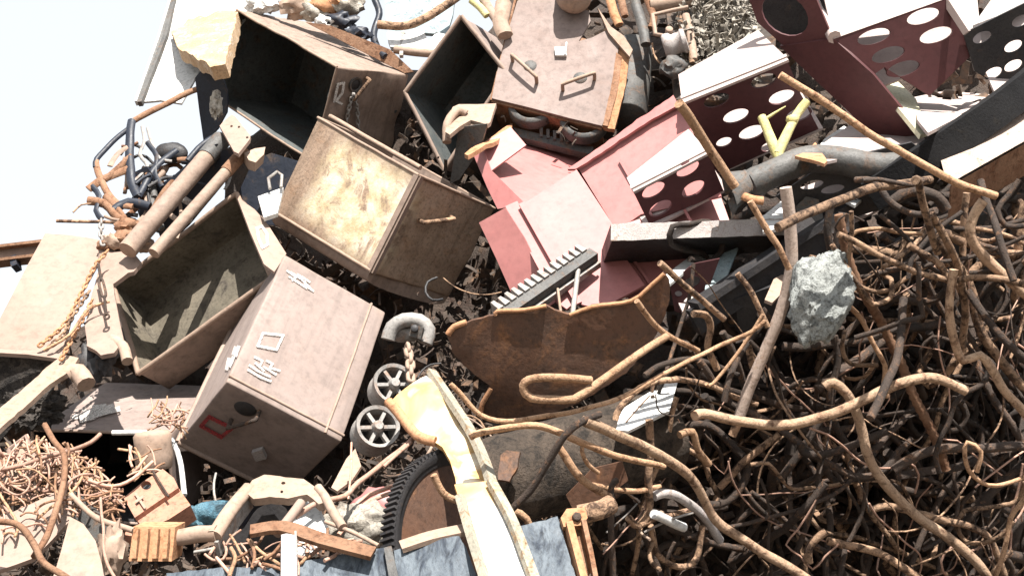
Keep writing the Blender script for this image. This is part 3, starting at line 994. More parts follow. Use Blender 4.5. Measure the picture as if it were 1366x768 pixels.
perforated('J', 'small maroon beam with four oval holes lying on the red chute', [(845, 256), (944, 204), (966, 256), (866, 299)], ell([(872, 254), (918, 226), (881, 278), (925, 252)], 17, 8.5, -30), [(836, 237), (918, 172), (946, 204), (845, 256)], [(842, 252), (944, 200)], .34)
perforated('H', 'maroon beam with rows of oval holes behind the yellow branch', [(910, 138), (1050, 80), (1068, 125), (1092, 172), (950, 236), (928, 186)], ell([(956, 134), (1019, 108), (982, 155), (1043, 130), (1003, 177), (1066, 153)], 18, 8.5, -19) + [(1026, 200 - 4, 11, 6, -19), (966, 190, 11, 6, -19)], [(905, 100), (1011, 40), (1052, 80), (910, 138)], [(909, 132), (1050, 76)], .5)
# the big one: end wall, front plate with holes, cut-out with pale edges
t = thing('perforated_beam', Q(1180, 185, -.5), 'big maroon box beam with oval holes and a cut out corner', 'beam', 'perforated maroon beams')
p_end = P3((1112, 52, -.62), (1042, 62, -.48), (1225, 180, .0))
p_fr = P3((1112, 52, -.62), (1258, 0, -.66), (1225, 180, .0))
part(t, 'end_plate', G().plate([(1040, 62), (1112, 52), (1165, 100), (1232, 180), (1170, 186), (1120, 138)], p_end, .014), 'maroon')
part(t, 'front_plate', G().plate([(1112, 52), (1262, -2), (1290, 44), (1300, 70), (1240, 128), (1180, 90), (1165, 100)], lift(p_fr, .001), .014, holes=ell([(1166, 49), (1232, 22), (1185, 73), (1249, 47), (1205, 92)], 23, 9.5, -17)), 'maroon')
p_tp = P3((1112, 52, -.62), (1258, 0, -.66), (1100, 0, -.67))
part(t, 'top_plate', G().plate([(1112, 52), (1260, -1), (1240, -60), (1085, -40), (1100, 0)], lift(p_tp, .002), .014), 'maroon_pale')
part(t, 'corner_weld', G().tube([Q(1078, -10, -.5), Q(1095, 22, -.58), Q(1113, 50, -.63)], .03, 8, wob=.01), 'maroon_pale')
part(t, 'cut_edge', G().plate([(1160, 97), (1178, 90), (1222, 132), (1238, 176), (1228, 180)], PN(1200, 140, -.14, (.2, -.62, .75)), .02), 'bone', 'pale yellow cut edge')
part(t, 'lower_flange', G().plate([(1218, 130), (1324, 108), (1342, 122), (1330, 130), (1238, 177), (1224, 160)], PN(1240, 150, -.12, (.05, -.5, .86)), .014), 'maroon_pale')
part(t, 'flange_lip', G().bar([Q(1238, 174, -.10), Q(1338, 124, -.0)], .03, .02, V((0, -.6, .8))), 'maroon_pale')
part(t, 'inner_shelf', G().plate([(1150, 125), (1310, 65), (1300, -40), (1110, 10)], lift(p_tp, -.25), .012), 'maroon_pale')  # pale shelf added so that the holes look sunlit
part(t, 'open_end', G().plate([(996, -10), (1085, -10), (1110, 50), (1046, 62), (1010, 30)], P3((1046, 62, -.48), (1110, 50, -.61), (996, -10, -.78)), .012, holes=[(1047, 20, 34, 25, 35)]), 'maroon')
part(t, 'opening_shade', G().plate([(990, -20), (1095, -20), (1112, 48), (1044, 60)], PN(1050, 20, .0, (-.1, -.7, -.7)), .02), 'black')  # black sheet, shade inside the open end put into its colour
part(t, 'right_edge', G().bar([Q(1258, -5, -.66), Q(1290, 44, -.52)], .018, .03, V((0, -.6, .8))), 'maroon_pale')
# second perforated plate to the right, and the grey plate on top
p = PN(1320, 80, -.30, (-.1, -.8, -.6))
t = thing('perforated_beam', Q(1330, 120, -.2), 'dark beam with oval holes beyond the big maroon one', 'beam', 'perforated maroon beams')
part(t, 'front_plate', G().plate([(1285, 45), (1366, 5), (1440, -30), (1470, 80), (1366, 128), (1340, 118), (1300, 95)], p, .012, holes=ell([(1310, 50), (1352, 62), (1352, 88), (1325, 98), (1386, 45), (1392, 72), (1362, 28)], 13, 7, -25)), 'black')
part(t, 'rear_plate', G().plate([(1290, 40), (1450, -20), (1470, 100), (1330, 130)], PN(1350, 80, -.12, (0, -.75, .5)), .012), 'maroon_pale')
part(t, 'top_plate', G().plate([(1298, 34), (1322, 0), (1370, -20), (1440, -40), (1440, -25), (1366, 8)], PN(1320, 20, -.3, (-.05, -.6, .75)), .012), 'bar_grey')
# dark perforated beam under them
t = thing('perforated_beam', Q(1130, 285, -.35), 'dark perforated beam below the torn pipe', 'beam', 'perforated maroon beams')
p = PN(1120, 250, -.40, (-.15, -.75, -.6))
part(t, 'front_plate', G().plate([(1035, 262), (1105, 216), (1216, 190), (1262, 226), (1236, 262), (1132, 292), (1060, 285)], p, .014, holes=ell([(1083, 247), (1111, 253), (1167, 234)], 16, 6, -12) + [(1135, 268, 15, 5, -35), (1185, 240, 10, 3, -20)]), 'black')
part(t, 'top_plate', G().plate([(1090, 218), (1100, 190), (1132, 168), (1212, 168), (1240, 190), (1216, 192)], PN(1140, 200, -.38, (0, -.5, .85)), .012), 'maroon_pale')
part(t, 'rear_plate', G().plate([(1040, 260), (1240, 190), (1260, 235), (1130, 300)], PN(1130, 250, -.2, (0, -.75, .5)), .012), 'maroon_pale')
# dark diagonal girders below the flat bar
g = G()
A, B = Q(925, 430, -.15), Q(1135, 292, -.2)
g.bar([A, B], .11, .03, V((0, -.8, -.45)))
g.bar([A + V((0, -.03, .06)), B + V((0, -.03, .06))], .03, .09, V((0, -.8, -.45)))
solo('dark_girder', g, 'black', 'black girder running down under the flat bar into the rods', 'girder')
g = G()
A, B = Q(980, 420, -.05), Q(1330, 300, .05)
g.bar([A, B], .16, .05, V((0, -.75, -.6)))
solo('dark_girder', g, 'black', 'wide black girder behind the grey slag lump', 'girder')
solo('sheet_scrap', G().plate([(940, 385), (948, 345), (985, 330), (968, 372), (950, 400)], PN(960, 365, -.2, (-.2, -.7, .6)), .01, warp=.01), 'teal', 'small blue grey sheet under the flat bar', 'sheet')
t = thing('perforated_offcut', Q(915, 415, -.15), 'maroon offcut with round holes at the end of the rusty plate', 'offcut')
p = PN(915, 390, -.18, (-.2, -.8, -.5))
part(t, 'front_plate', G().plate([(893, 378), (925, 352), (960, 345), (940, 400), (915, 420), (900, 415)], p, .012, holes=[(922, 377, 13, 7, -25), (920, 402, 9, 6, -30), (905, 392, 5, 4, 0)]), 'maroon')
part(t, 'top_plate', G().plate([(886, 368), (925, 338), (975, 326), (960, 346), (925, 353), (893, 379)], PN(930, 350, -.18, (0, -.55, .82)), .012), 'white')
part(t, 'rear_plate', G().plate([(893, 378), (960, 345), (950, 400), (915, 425)], PN(915, 390, -.1, (0, -.7, .6)), .01), 'maroon_pale')
for q, n, mt, lb in (([(1015, 290), (1042, 268), (1060, 272), (1060, 300), (1018, 308)], (0, -.6, .8), 'white', 'white offcut standing on the flat bar'),
                     ([(1062, 275), (1075, 262), (1092, 266), (1100, 296), (1064, 302)], (-.3, -.85, -.2), 'grey_dark', 'grey notched offcut standing on the flat bar'),
                     ([(1020, 400), (1032, 372), (1050, 362), (1048, 385), (1030, 404)], (.1, -.6, .8), 'tan', 'small tan offcut beside the slag lump'),
                     ([(1068, 372), (1078, 350), (1082, 366), (1072, 380)], (.1, -.6, .8), 'tan', 'tan sliver behind the slag lump'),
                     ([(1128, 268), (1150, 248), (1175, 246), (1140, 274)], (0, -.5, .85), 'white', 'white sliver under the dark perforated beam'),
                     ([(822, 572), (828, 546), (890, 508), (905, 506), (893, 548), (838, 574)], (.1, -.6, .8), 'white', 'white sheet lying among the rods beside the U shaped bar'),
                     ([(1085, 205), (1100, 185), (1126, 168), (1140, 176), (1118, 200)], (0, -.5, .85), 'white', 'white plate edge above the torn pipe')):
    solo('offcut', G().plate(q, PN(q[0][0], q[0][1], -.35, n), .012, warp=.004), mt, lb, 'offcut')

# ------------------------------------------------------------------ torn pipe, branch, hose, plank
t = thing('torn_pipe', Q(1040, 280, -.55), 'torn dark steel pipe with ragged orange end hooked over the rods', 'pipe')
pts = [Q(1000, 246, -.62), Q(1040, 228, -.62), Q(1080, 212, -.6), Q(1115, 214, -.55), (Q(1180, 222, -.5)), Q(1240, 205, -.45)]
tp = part(t, 'pipe', G().tube(pts, .058, 18, wob=.006), 'grey_dark')
g = G()
vs, fs = [], []
for i in range(8):
    for k in range(15):
        a = math.radians(-30 + 240 * k / 14)
        c0 = Q(1000 - i * 3.6, 246 + i * 2.4, -.62)
        r = .059 + .004 * i + .006 * noise.noise(V((k * .6, i * .5, 0)))
        vs.append(c0 + V((-.3, -.1, .95)).normalized() * math.sin(a) * r * (1 + i * .03) + V((-.1, -.99, -.1)) * math.cos(a) * r)
for i in range(7):
    for k in range(14):
        if not (i > 4 and k in (2, 3, 7, 11)):
            fs.append((i * 15 + k, i * 15 + k + 1, (i + 1) * 15 + k + 1, (i + 1) * 15 + k))
part(t, 'torn_mouth', G().add(vs + [v * 1.0 + V((0, .008, -.006)) for v in vs], fs + [tuple(i + len(vs) for i in f[::-1]) for f in fs]), 'grey_dark')
part(tp, 'torn_flap', G().plate([(1060, 208), (1078, 200), (1088, 190), (1096, 202), (1104, 214), (1100, 220), (1080, 214)], PN(1080, 206, -.72, (0, -.5, .85)), .012, warp=.012, rag=1), 'rust_orange')
part(tp, 'bent_tab', G().tube([Q(992, 262, -.68), Q(1004, 266, -.7), Q(1018, 268, -.68)], .017, 8, flat=.6), 'rust_orange')
t = thing('branch', Q(1040, 210, -.65), 'yellow green forked branch standing in front of the maroon beam', 'branch')
part(t, 'limb', G().tube([Q(1042, 215, -.62), Q(1030, 188, -.66), Q(1016, 156, -.7)], .021, 10, wob=.004, taper=(1.1, .9)), 'branch')
limb = part(t, 'limb', G().tube([Q(1037, 206, -.64), Q(1050, 178, -.68), Q(1064, 152, -.7), Q(1076, 136, -.72)], .021, 10, wob=.004, taper=(1, .85)), 'branch')
part(t, 'twig', G().tube([Q(1020, 160, -.7), Q(1035, 150, -.72), Q(1048, 142, -.72)], .008, 6, taper=(1, .3)), 'branch')
part(limb, 'knot', G().lump(Q(1057, 160, -.7), .024, 2, .3, 4), 'branch')
g = G().bar([Q(1160, 262, -.42), Q(1215, 226, -.52), Q(1280, 182, -.58), Q(1340, 140, -.6), Q(1400, 90, -.6), Q(1460, 30, -.55)], .125, .06, V((-.1, -.85, -.4)), True, .08)
solo('steel_band', g, 'rubber', 'heavy black steel band sweeping up beside the pale plank', 'steel band')
t = thing('plank', Q(1320, 255, -.55), 'weathered pale plank below the heavy black band', 'plank')
A, B = Q(1262, 240, -.58), Q(1440, 140, -.58)
ax = B - A
part(t, 'board', G().box(A, ax, V((.03, .10, .12)), V((.02, -.02, -.012))), 'plank')
part(t, 'side_board', G().box(A + V((.02, .0, -.02)), ax, V((.02, .10, -.10)), V((.0, .02, .0))), 'rust')

# ------------------------------------------------------------------ rusty torn plate
pl = PN(740, 480, -.3, (-.05, -.86, -.50))
out = [(596, 446), (600, 440), (607, 435), (622, 430), (643, 423), (661, 421), (664, 416), (700, 414), (729, 409), (740, 414), (756, 421), (790, 409), (799, 407), (843, 402), (869, 381), (886, 364), (894, 372), (893, 400), (880, 440), (862, 470), (836, 497), (800, 520), (770, 538), (720, 556), (690, 562), (660, 558), (640, 552), (643, 538), (656, 516), (645, 506), (633, 498), (618, 486), (607, 474)]
t = thing('torn_plate', pl.hit(700, 560), 'big torn dark rust plate with ragged edge in the middle of the heap', 'plate')
part(t, 'sheet', G().plate(out, pl, .02, rag=1.5, warp=.02, cuts=2, wfreq=3), 'rust_plate')
for r, q in ((.012, [(598, 446), (606, 436), (622, 430)]), (.009, [(662, 420), (664, 415), (700, 413), (729, 408)]), (.008, [(760, 420), (790, 409), (843, 401), (869, 381), (886, 365)]), (.010, [(641, 552), (644, 538), (656, 517)])):
    part(t, 'melted_edge', G().tube([pl.hit(x, y) + pl.n * .004 for x, y in q], r, 7, wob=.004), 'rust_orange', 'orange flame cut edge')

# ------------------------------------------------------------------ white and yellow bent girder
t = thing('bent_girder', Q(670, 770, -.5), 'bent girder with white and orange yellow paint rising from the blue plates', 'girder')
p1 = PN(600, 600, -.42, (-.12, -.70, .70))
part(t, 'upper_web', G().plate([(518, 540), (530, 528), (552, 512), (572, 502), (600, 543), (625, 583), (640, 612), (648, 636), (650, 668), (612, 668), (606, 630), (600, 612), (590, 596), (576, 588), (556, 586), (540, 566)], p1, .02, warp=.03, cuts=1, wfreq=4), 'girder')
p2 = PN(640, 700, -.48, (-.02, -.78, .60))
part(t, 'lower_web', G().plate([(606, 645), (650, 640), (668, 675), (690, 720), (716, 790), (652, 790), (634, 735), (621, 690)], p2, .02, warp=.012, cuts=1), 'girder')
part(t, 'flange', G().bar([p1.hit(576, 500) + p1.n * .015, p1.hit(603, 540) + p1.n * .015, p1.hit(630, 582) + p1.n * .015, p1.hit(648, 622) + p1.n * .015, p1.hit(658, 655) + p1.n * .015], .034, .02, V((.6, -.75, .2)), True), 'girder_edge')
part(t, 'flange', G().bar([p2.hit(655, 645) + p2.n * .012, p2.hit(684, 700) + p2.n * .012, p2.hit(716, 785) + p2.n * .012], .03, .018, V((.5, -.8, .3)), True), 'girder_edge')
part(t, 'flange', G().bar([p2.hit(614, 665) + p2.n * .01, p2.hit(628, 715) + p2.n * .012, p2.hit(650, 785) + p2.n * .012], .02, .03, V((-.5, -.8, .3)), True), 'girder_edge')
part(t, 'folded_end', G().tube([p1.hit(519, 541) + p1.n * .015, p1.hit(540, 566) + p1.n * .02, p1.hit(558, 587) + p1.n * .02, p1.hit(580, 592) + p1.n * .012], .018, 9, wob=.006), 'rust_orange')

# ------------------------------------------------------------------ gear ring
n = V((.72, -.66, .20)).normalized()
o = Q(634, 738, .02)
R = .35
t = thing('spur_gear', o - V((0, 0, R)), 'big black gear wheel with rusty brown face behind the bent girder', 'gear wheel')
wd = .055
g = G().lathe(o, n, [(R * .86, -wd * .5), (R * .95, -wd), (R, -wd), (R, 0), (R * .95, 0.0), (R * .92, -.015), (R * .88, -.015), (R * .86, -wd * .5)], 64)
gear_rim = part(t, 'rim', g, 'black')
part(t, 'disc', G().lathe(o, n, [(.0001, -.022), (R * .89, -.022), (R * .89, -.05), (.0001, -.05)], 48), 'rust_plate')
x0 = n.orthogonal().normalized()
y0 = n.cross(x0)
for k in range(112):
    a = 2 * math.pi * k / 112
    d = x0 * math.cos(a) + y0 * math.sin(a)
    tt = n.cross(d)
    h0, h1 = tt * .007, tt * .004
    q = o + d * (R - .004)
    g = G().add([q - h0, q + h0, q + h0 - n * wd, q - h0 - n * wd] + [x + d * .016 for x in (q - h1, q + h1, q + h1 - n * wd, q - h1 - n * wd)], [(0, 1, 2, 3), (7, 6, 5, 4)] + [(i, i + 4, (i + 1) % 4 + 4, (i + 1) % 4) for i in range(4)])
    if (q - CAM).dot(V((1, 0, 0))) < .35:
        part(gear_rim, 'tooth', g, 'black')
# ------------------------------------------------------------------ two spoked pulleys
for (px, py, off, rr, lb) in ((526, 512, -.12, 28, 'upper of two grey spoked pulleys beside the pale bin'), (504, 569, -.16, 29, 'lower of two grey spoked pulleys beside the pale bin')):
    o = Q(px, py, off)
    n = V((.34, -.90, .22)).normalized()
    R = rr * 1.02 * (D(px, py) + off) / F
    t = thing('pulley', o - V((0, 0, R)), lb, 'pulley', 'spoked pulleys')
    part(t, 'rim', G().lathe(o, n, [(R * .84, .005), (R, .01), (R * 1.02, -.01), (R * .93, -.03), (R * .93, -.06), (R * 1.02, -.085), (R, -.10), (R * .80, -.10), (R * .84, .005)], 36), 'grey')
    part(t, 'hub', G().lathe(o, n, [(.0001, .022), (R * .2, .022), (R * .26, .012), (R * .3, -.01), (R * .3, -.09), (.0001, -.09)], 20), 'grey')
    x0 = n.orthogonal().normalized()
    y0 = n.cross(x0)
    for k in range(6):
        a = 2 * math.pi * k / 6 + .4
        d = x0 * math.cos(a) + y0 * math.sin(a)
        part(t, 'spoke', G().bar([o + d * R * .2 - n * .012, o + d * R * .88 - n * .012], .013, .022, n), 'grey')
    part(t, 'web', G().lathe(o, n, [(.0001, -.092), (R * .85, -.092), (R * .85, -.098), (.0001, -.098)], 24), 'black')
# shackle, nut and heavy chain by the pulleys
t = thing('shackle', Q(545, 455, -.1), 'grey rounded shackle with square nut under the yellow painted bin', 'shackle')
part(t, 'bow', G().tube([Q(518, 452, -.12), Q(524, 436, -.16), Q(540, 427, -.18), (Q(560, 428, -.17)), Q(572, 440, -.14), Q(568, 458, -.1)], .030, 12, wob=.006), 'grey')
part(t, 'body', G().lump(Q(540, 443, -.08), .058, 3, .2, 2, (1.3, .8, .7)), 'grey')
o = Q(554, 440, -.24)
part(t, 'nut', G().box(o - V((.025, 0, .022)), V((.045, .01, -.012)), V((.012, -.01, .045)), V((0, .05, 0))), 'grey_dark')
part(t, 'nut', G().cyl(o + V((-.002, .002, .002)), V((.05, -.95, .1)), .015, .02, 10), 'black')
chain([(544, 464, -.16), (547, 482, -.16), (548, 505, -.15)], 20, 'short heavy tan chain hanging by the spoked pulleys', 'tan', wfrac=.7, thick=.15)
solo('gusset_plate', G().plate([(442, 650), (462, 612), (474, 598), (482, 622), (470, 640), (450, 655)], PN(460, 630, -.12, (-.05, -.65, .75)), .012, warp=.006), 'tan', 'small tan gusset plate under the lower pulley', 'plate')

# ------------------------------------------------------------------ scaly tank, slag lump
A, B = Q(640, 652, .02), Q(890, 575, .10)
n = (B - A).normalized()
g = G()
Lg = (B - A).length
vs, fs = [], []
for i in range(25):
    for k in range(28):
        a = 2 * math.pi * k / 28
        x = n.orthogonal().normalized()
        y = n.cross(x)
        r = .165 + .012 * noise.noise(V((i * .35, math.cos(a) * 2, math.sin(a) * 2)))
        if i in (0, 24):
            r *= .93
        vs.append(A.lerp(B, i / 24) + x * math.cos(a) * r + y * math.sin(a) * r)
fs = [(i * 28 + k, i * 28 + (k + 1) % 28, (i + 1) * 28 + (k + 1) % 28, (i + 1) * 28 + k) for i in range(24) for k in range(28)] + [tuple(range(28))[::-1], tuple(24 * 28 + k for k in range(28))]
solo('old_tank', G().add(vs, fs), 'log', 'scaly dark grey tank lying under the torn rust plate', 'tank')
solo('rust_fragment', G().plate([(664, 640), (668, 606), (676, 600), (694, 602), (690, 622), (680, 642)], PN(676, 620, -.28, (-.2, -.8, .3)), .012, warp=.012, rag=.8), 'rust_plate', 'small curled rust fragment in front of the scaly tank', 'fragment')
solo('rust_fragment', G().plate([(755, 660), (790, 625), (830, 615), (838, 640), (800, 668), (765, 680)], PN(790, 650, -.1, (-.1, -.85, -.3)), .012, warp=.02), 'rust_plate', 'brown plate piece at the lower end of the scaly tank', 'fragment')
ax = Matrix(((.96, 0, .28), (0, 1, 0), (-.28, 0, .96)))
solo('slag_lump', G().lump(Q(1096, 398, -.55), .118, 5, .30, 2.6, (.95, .85, 1.55), 3, ax, .12, 12), 'slag', 'porous pale grey slag lump wedged among the steel rods', 'slag lump')

# ------------------------------------------------------------------ blue plates and rusty post along the bottom
p = PN(500, 750, -.38, (-.05, -.93, .35))
q = lift(p, 0)
for o, lb in (([(392, 775), (396, 750), (440, 741), (512, 729), (520, 733), (524, 800), (392, 800)], 'weathered blue plate left of the gear wheel foot'),
              ([(526, 733), (560, 724), (612, 714), (622, 730), (648, 800), (530, 800)], 'weathered blue plate at the foot of the gear wheel'),
              ([(686, 702), (720, 694), (744, 688), (752, 716), (778, 800), (706, 800)], 'weathered blue grey plate beside the rusty bolted post'),
              ([(222, 764), (300, 757), (384, 756), (390, 800), (222, 800)], 'weathered blue plate under the pale bent frame')):
    solo('blue_plate', G().plate(o, p, .02, rag=.8, warp=.008, cuts=1), 'blue', lb, 'plate', 'blue plates along the foot')
solo('joint_strip', G().plate([(512, 730), (522, 727), (538, 800), (524, 800)], lift(p, .02), .02), 'grey_dark', 'dark joint strip between two blue plates', 'strip')
solo('flat_strip', G().bar([Q(535, 729, -.42), Q(575, 716, -.44), Q(622, 706, -.44)], .05, .015, V((0, -.5, .85)), True), 'tan', 'tan strip lying along the top of the blue plate', 'strip')
t = thing('bolted_post', Q(768, 790, -.45), 'rusty bolted post beside the black gap under the rods', 'post')
pp = PN(765, 720, -.45, (.1, -.9, .35))
pf_ = part(t, 'flange', G().plate([(748, 690), (756, 678), (780, 676), (784, 690), (776, 700), (752, 702)], lift(pp, .03), .03, holes=[(767, 688, 4, 3, 0)]), 'rust_orange')
part(t, 'web', G().plate([(752, 700), (776, 700), (784, 740), (794, 800), (772, 800), (762, 745)], pp, .03, rag=.6), 'rust')
part(t, 'rib', G().bar([pp.hit(757, 702) + pp.n * .02, pp.hit(768, 745) + pp.n * .02, pp.hit(782, 798) + pp.n * .02], .02, .04, pp.n), 'rust_orange')
part(t, 'rib', G().bar([pp.hit(776, 700) + pp.n * .02, pp.hit(786, 745) + pp.n * .02, pp.hit(796, 798) + pp.n * .02], .014, .04, pp.n), 'rust')
bolt(pf_, pp.hit(767, 696) + pp.n * .03, pp.n, .014)
bolt(t, pp.hit(790, 772) + pp.n * .01, pp.n, .014)
solo('cap_pipe', G().tube([Q(772, 686, -.4), Q(800, 680, -.42), Q(815, 672, -.42)], .03, 12), 'rod', 'short capped pipe on top of the rusty bolted post', 'pipe')

# ------------------------------------------------------------------ pale bent frame, bars and debris at the bottom
t = thing('bent_bracket', Q(330, 770, -.4), 'pale tan bent frame with curved white inner panel standing on the blue plates', 'frame')
nf = V((-.1, -.75, .65)).normalized()
part(t, 'foot_bar', G().tube([Q(214, 718, -.32), Q(240, 716, -.34), Q(265, 711, -.35), Q(290, 711, -.36)], .026, 10, wob=.006, flat=.8), 'tan')
part(t, 'side_bar', G().tube([Q(284, 714, -.36), Q(300, 690, -.355), Q(318, 668, -.345), Q(332, 650, -.34)], .024, 10, wob=.006, flat=.8), 'tan')
part(t, 'side_lip', G().bar([Q(290, 732, -.30), Q(316, 692, -.28), Q(334, 668, -.28)], .012, .05, nf), 'grey')
pl = PN(380, 650, -.36, (.0, -.72, .69))
part(t, 'top_plate', G().plate([(326, 654), (336, 638), (352, 631), (380, 636), (405, 640), (424, 652), (436, 668), (425, 672), (410, 660), (384, 666), (360, 662), (338, 664)], pl, .03, holes=[(378, 644, 3, 2, 0), (376, 656, 2, 2, 0)], warp=.012, rag=.5), 'tan')
part(t, 'right_bar', G().tube([Q(424, 650, -.36), Q(434, 662, -.36), Q(443, 680, -.36), Q(457, 704, -.35)], .015, 10, wob=.004), 'tan')
part(t, 'inner_panel', G().plate([(388, 664), (410, 660), (426, 676), (436, 700), (440, 716), (420, 735), (380, 745), (392, 700)], PN(412, 700, -.25, (-.3, -.7, .64)), .015, warp=.02, cuts=1), 'white')
part(t, 'strut', G().tube([Q(402, 670, -.38), Q(386, 690, -.39), Q(368, 712, -.38)], .015, 10, wob=.004), 'pink_tan')
part(t, 'hood', G().tube([Q(318, 700, -.2), Q(338, 672, -.22), Q(365, 662, -.24), Q(388, 672, -.24), Q(400, 700, -.2)], .02, 8), 'navy')
part(t, 'interior_shade', G().plate([(298, 730), (330, 668), (380, 660), (400, 700), (380, 750), (320, 755)], PN(345, 710, -.05, (0, -.9, -.2)), .02), 'black')  # black sheet paints the shade of the frame's interior
solo('brown_strap', G().bar([Q(334, 708, -.45), Q(377, 703, -.46), Q(430, 720, -.46), Q(498, 738, -.43)], .05, .014, V((0, -.6, .8)), True), 'rust', 'curved brown strap lying across the bent frame', 'strap')
solo('upright_strip', G().bar([Q(386, 712, -.46), Q(386, 800, -.46)], .045, .012, V((0, -1, .1))), 'bar_grey', 'upright grey strip in front of the blue plates', 'strip')
solo('crushed_mesh', G().lump(Q(482, 703, -.12), .11, 4, .3, 4, (1.2, .6, .7), 11, None, .12), 'shred', 'crushed grey mesh beside the gear wheel', 'mesh')
solo('red_scrap', G().lump(Q(508, 672, .0), .075, 3, .3, 3, (1.2, .7, .8), 5), 'red', 'red painted lump left of the gear wheel', 'scrap')
for k, (dy, lb) in enumerate(((0, 'upper'), (8, 'lower'))):
    solo('red_cable', G().tube([Q(452, 705 + dy, -.18), Q(480, 668 + dy, -.2), Q(505, 655 + dy, -.2), Q(526, 648 + dy, -.15)], .008, 6), 'wire', lb + ' of two curved cables on the red lump by the gear wheel', 'cable')

# orange box, ribbed block, drum, blue slag
pl = PN(205, 665, -.3, (-.12, -.78, .60))
t = thing('orange_case', pl.hit(200, 700), 'orange steel case with a round hole lying by the dark bin mouth', 'case')
part(t, 'upper_panel', G().plate([(165, 664), (190, 643), (217, 625), (232, 637), (238, 650), (180, 690)], pl, .018, holes=[(195, 647, 7, 6, 0)], warp=.003), 'orange_box')
part(t, 'lower_panel', G().plate([(180, 690), (238, 650), (254, 673), (225, 692), (193, 706)], lift(pl, -.018), .07, warp=.003), 'orange_box')
part(t, 'shade_backing', G().plate([(170, 666), (216, 630), (234, 652), (184, 686)], lift(pl, -.035), .06), 'black')  # black backing added to make the hole look shaded
part(t, 'latch', ribbon(ribbon(G(), [(181, 658), (193, 676)], 3.5, pl, .01), [(182, 668), (190, 662)], 3.5, pl, .012), 'tan')
part(t, 'wire_strap', G().tube([lift(pl, .01).hit(204, 628), lift(pl, .014).hit(215, 646), lift(pl, .01).hit(225, 662)], .004, 5), 'rod_dark')
t = thing('ribbed_block', Q(192, 750, -.3), 'small rusty ribbed block below the orange case', 'block')
o = Q(172, 748, -.32)
rbk = part(t, 'body', G().box(o, V((.12, .02, .0)), V((0, .1, .02)), V((0, .01, .10))), 'rust_orange')
for k in range(4):
    part(rbk, 'rib', G().box(o + V((.01 + k * .03, -.014, .008)), V((.014, 0, 0)), V((0, .02, 0)), V((0, 0, .085))), 'rust_orange')
part(t, 'top_cap', G().bar([Q(170, 713, -.34), Q(222, 722, -.33)], .05, .03, V((0, -.5, .85))), 'orange_box')
g = G().lathe(Q(206, 626, -.05), V((-.08, -.2, 1)), [(.0001, 0), (.055, 0), (.062, .01), (.066, .05), (.064, .09), (.066, .12), (.055, .135), (.0001, .14)], 24)
solo('tan_canister', g, 'tan', 'tan canister wrapped in wire above the orange case', 'canister')
for k, (x, y, r, lb) in enumerate(((254, 690, .055, 'darker of two blue glassy slag chunks beside the bent frame'), (280, 686, .06, 'brighter of two blue glassy slag chunks beside the bent frame'))):
    solo('blue_slag', G().lump(Q(x, y, -.08), r, 3, .4, 4, (1.2, .8, .9), 20 + k, None, .1, 12), 'slag_blue', lb, 'slag chunk', 'blue slag chunks')
# pale angle iron bottom left
t = thing('angle_plate', Q(80, 775, -.4), 'pale folded angle plate below the wire nest', 'plate')
part(t, 'leaf', G().plate([(-30, 700), (20, 680), (88, 652), (96, 672), (94, 695), (45, 742), (-30, 765)], PN(40, 705, -.34, (.05, -.7, .72)), .015, warp=.012, cuts=1), 'pink_tan')
part(t, 'leaf', G().plate([(94, 690), (112, 700), (128, 722), (140, 768), (150, 800), (60, 800), (80, 740)], PN(105, 730, -.38, (-.1, -.72, .68)), .015, warp=.008, cuts=1), 'bin_pale', 'bleached lower leaf')
part(t, 'edge', G().bar([Q(96, 666, -.30), Q(120, 690, -.30), Q(146, 725, -.28)], .06, .02, V((.4, -.8, -.4))), 'grey_dark')
solo('brass_fitting', G().lump(Q(150, 735, -.36), .05, 3, .5, 5, (.8, .8, 1.5), 8, None, .2), 'tan', 'knobbly tan fitting between the angle plate and ribbed block', 'fitting')
pl = PN(28, 610, -.25, (.05, -.8, .5))
t = thing('framed_panel', pl.hit(25, 635), 'small tan panel with raised frame left of the dark bin mouth', 'panel')
part(t, 'sheet', G().plate([(12, 600), (34, 582), (46, 606), (40, 640), (16, 644)], pl, .012), 'tan')
part(t, 'frame', G().tube([lift(pl, .012).hit(*q) for q in ((12, 600), (34, 582), (46, 606), (40, 640), (16, 644), (12, 600))], .009, 6, smooth=False), 'pink_tan')

# ------------------------------------------------------------------ left edge of the heap
pl = PN(70, 400, .0, (.05, -.80, .60))
t = thing('cover_box', pl.hit(40, 470), 'large pinkish tan cover box at the open edge of the heap', 'cover')
part(t, 'top_sheet', G().plate([(60, 311), (92, 313), (136, 320), (130, 352), (100, 405), (82, 474), (40, 466), (-25, 462), (-40, 470), (0, 424)], pl, .014, warp=.006, cuts=1), 'pink_tan')
part(t, 'edge_lip', G().bar([pl.hit(-30, 468), pl.hit(40, 472), pl.hit(84, 478)], .04, .016, V((0, -.6, .8))), 'pink_tan')
part(t, 'side_sheet', G().plate([(-30, 475), (74, 480), (76, 500), (40, 540), (0, 588), (-30, 600)], PN(40, 480, .02, (-.1, -.86, -.35)), .014, warp=.01, cuts=1), 'jag')
t = thing('long_beam', Q(0, 352, .6), 'long rusty beam jutting out level into the sky behind the cover box', 'beam')
o0, o1 = Q(-220, 368, .62), Q(64, 334, .55)
part(t, 'web', G().bar([o0, o1], .06, .03, V((0, -1, .2))), 'pink_tan')
part(t, 'flange', G().bar([o0 - V((0, 0, .035)), o1 - V((0, 0, .035))], .11, .014, V((0, 0, 1))), 'rust')
part(t, 'flange', G().bar([o0 + V((0, 0, .035)), o1 + V((0, 0, .035))], .11, .014, V((0, 0, 1))), 'rust')
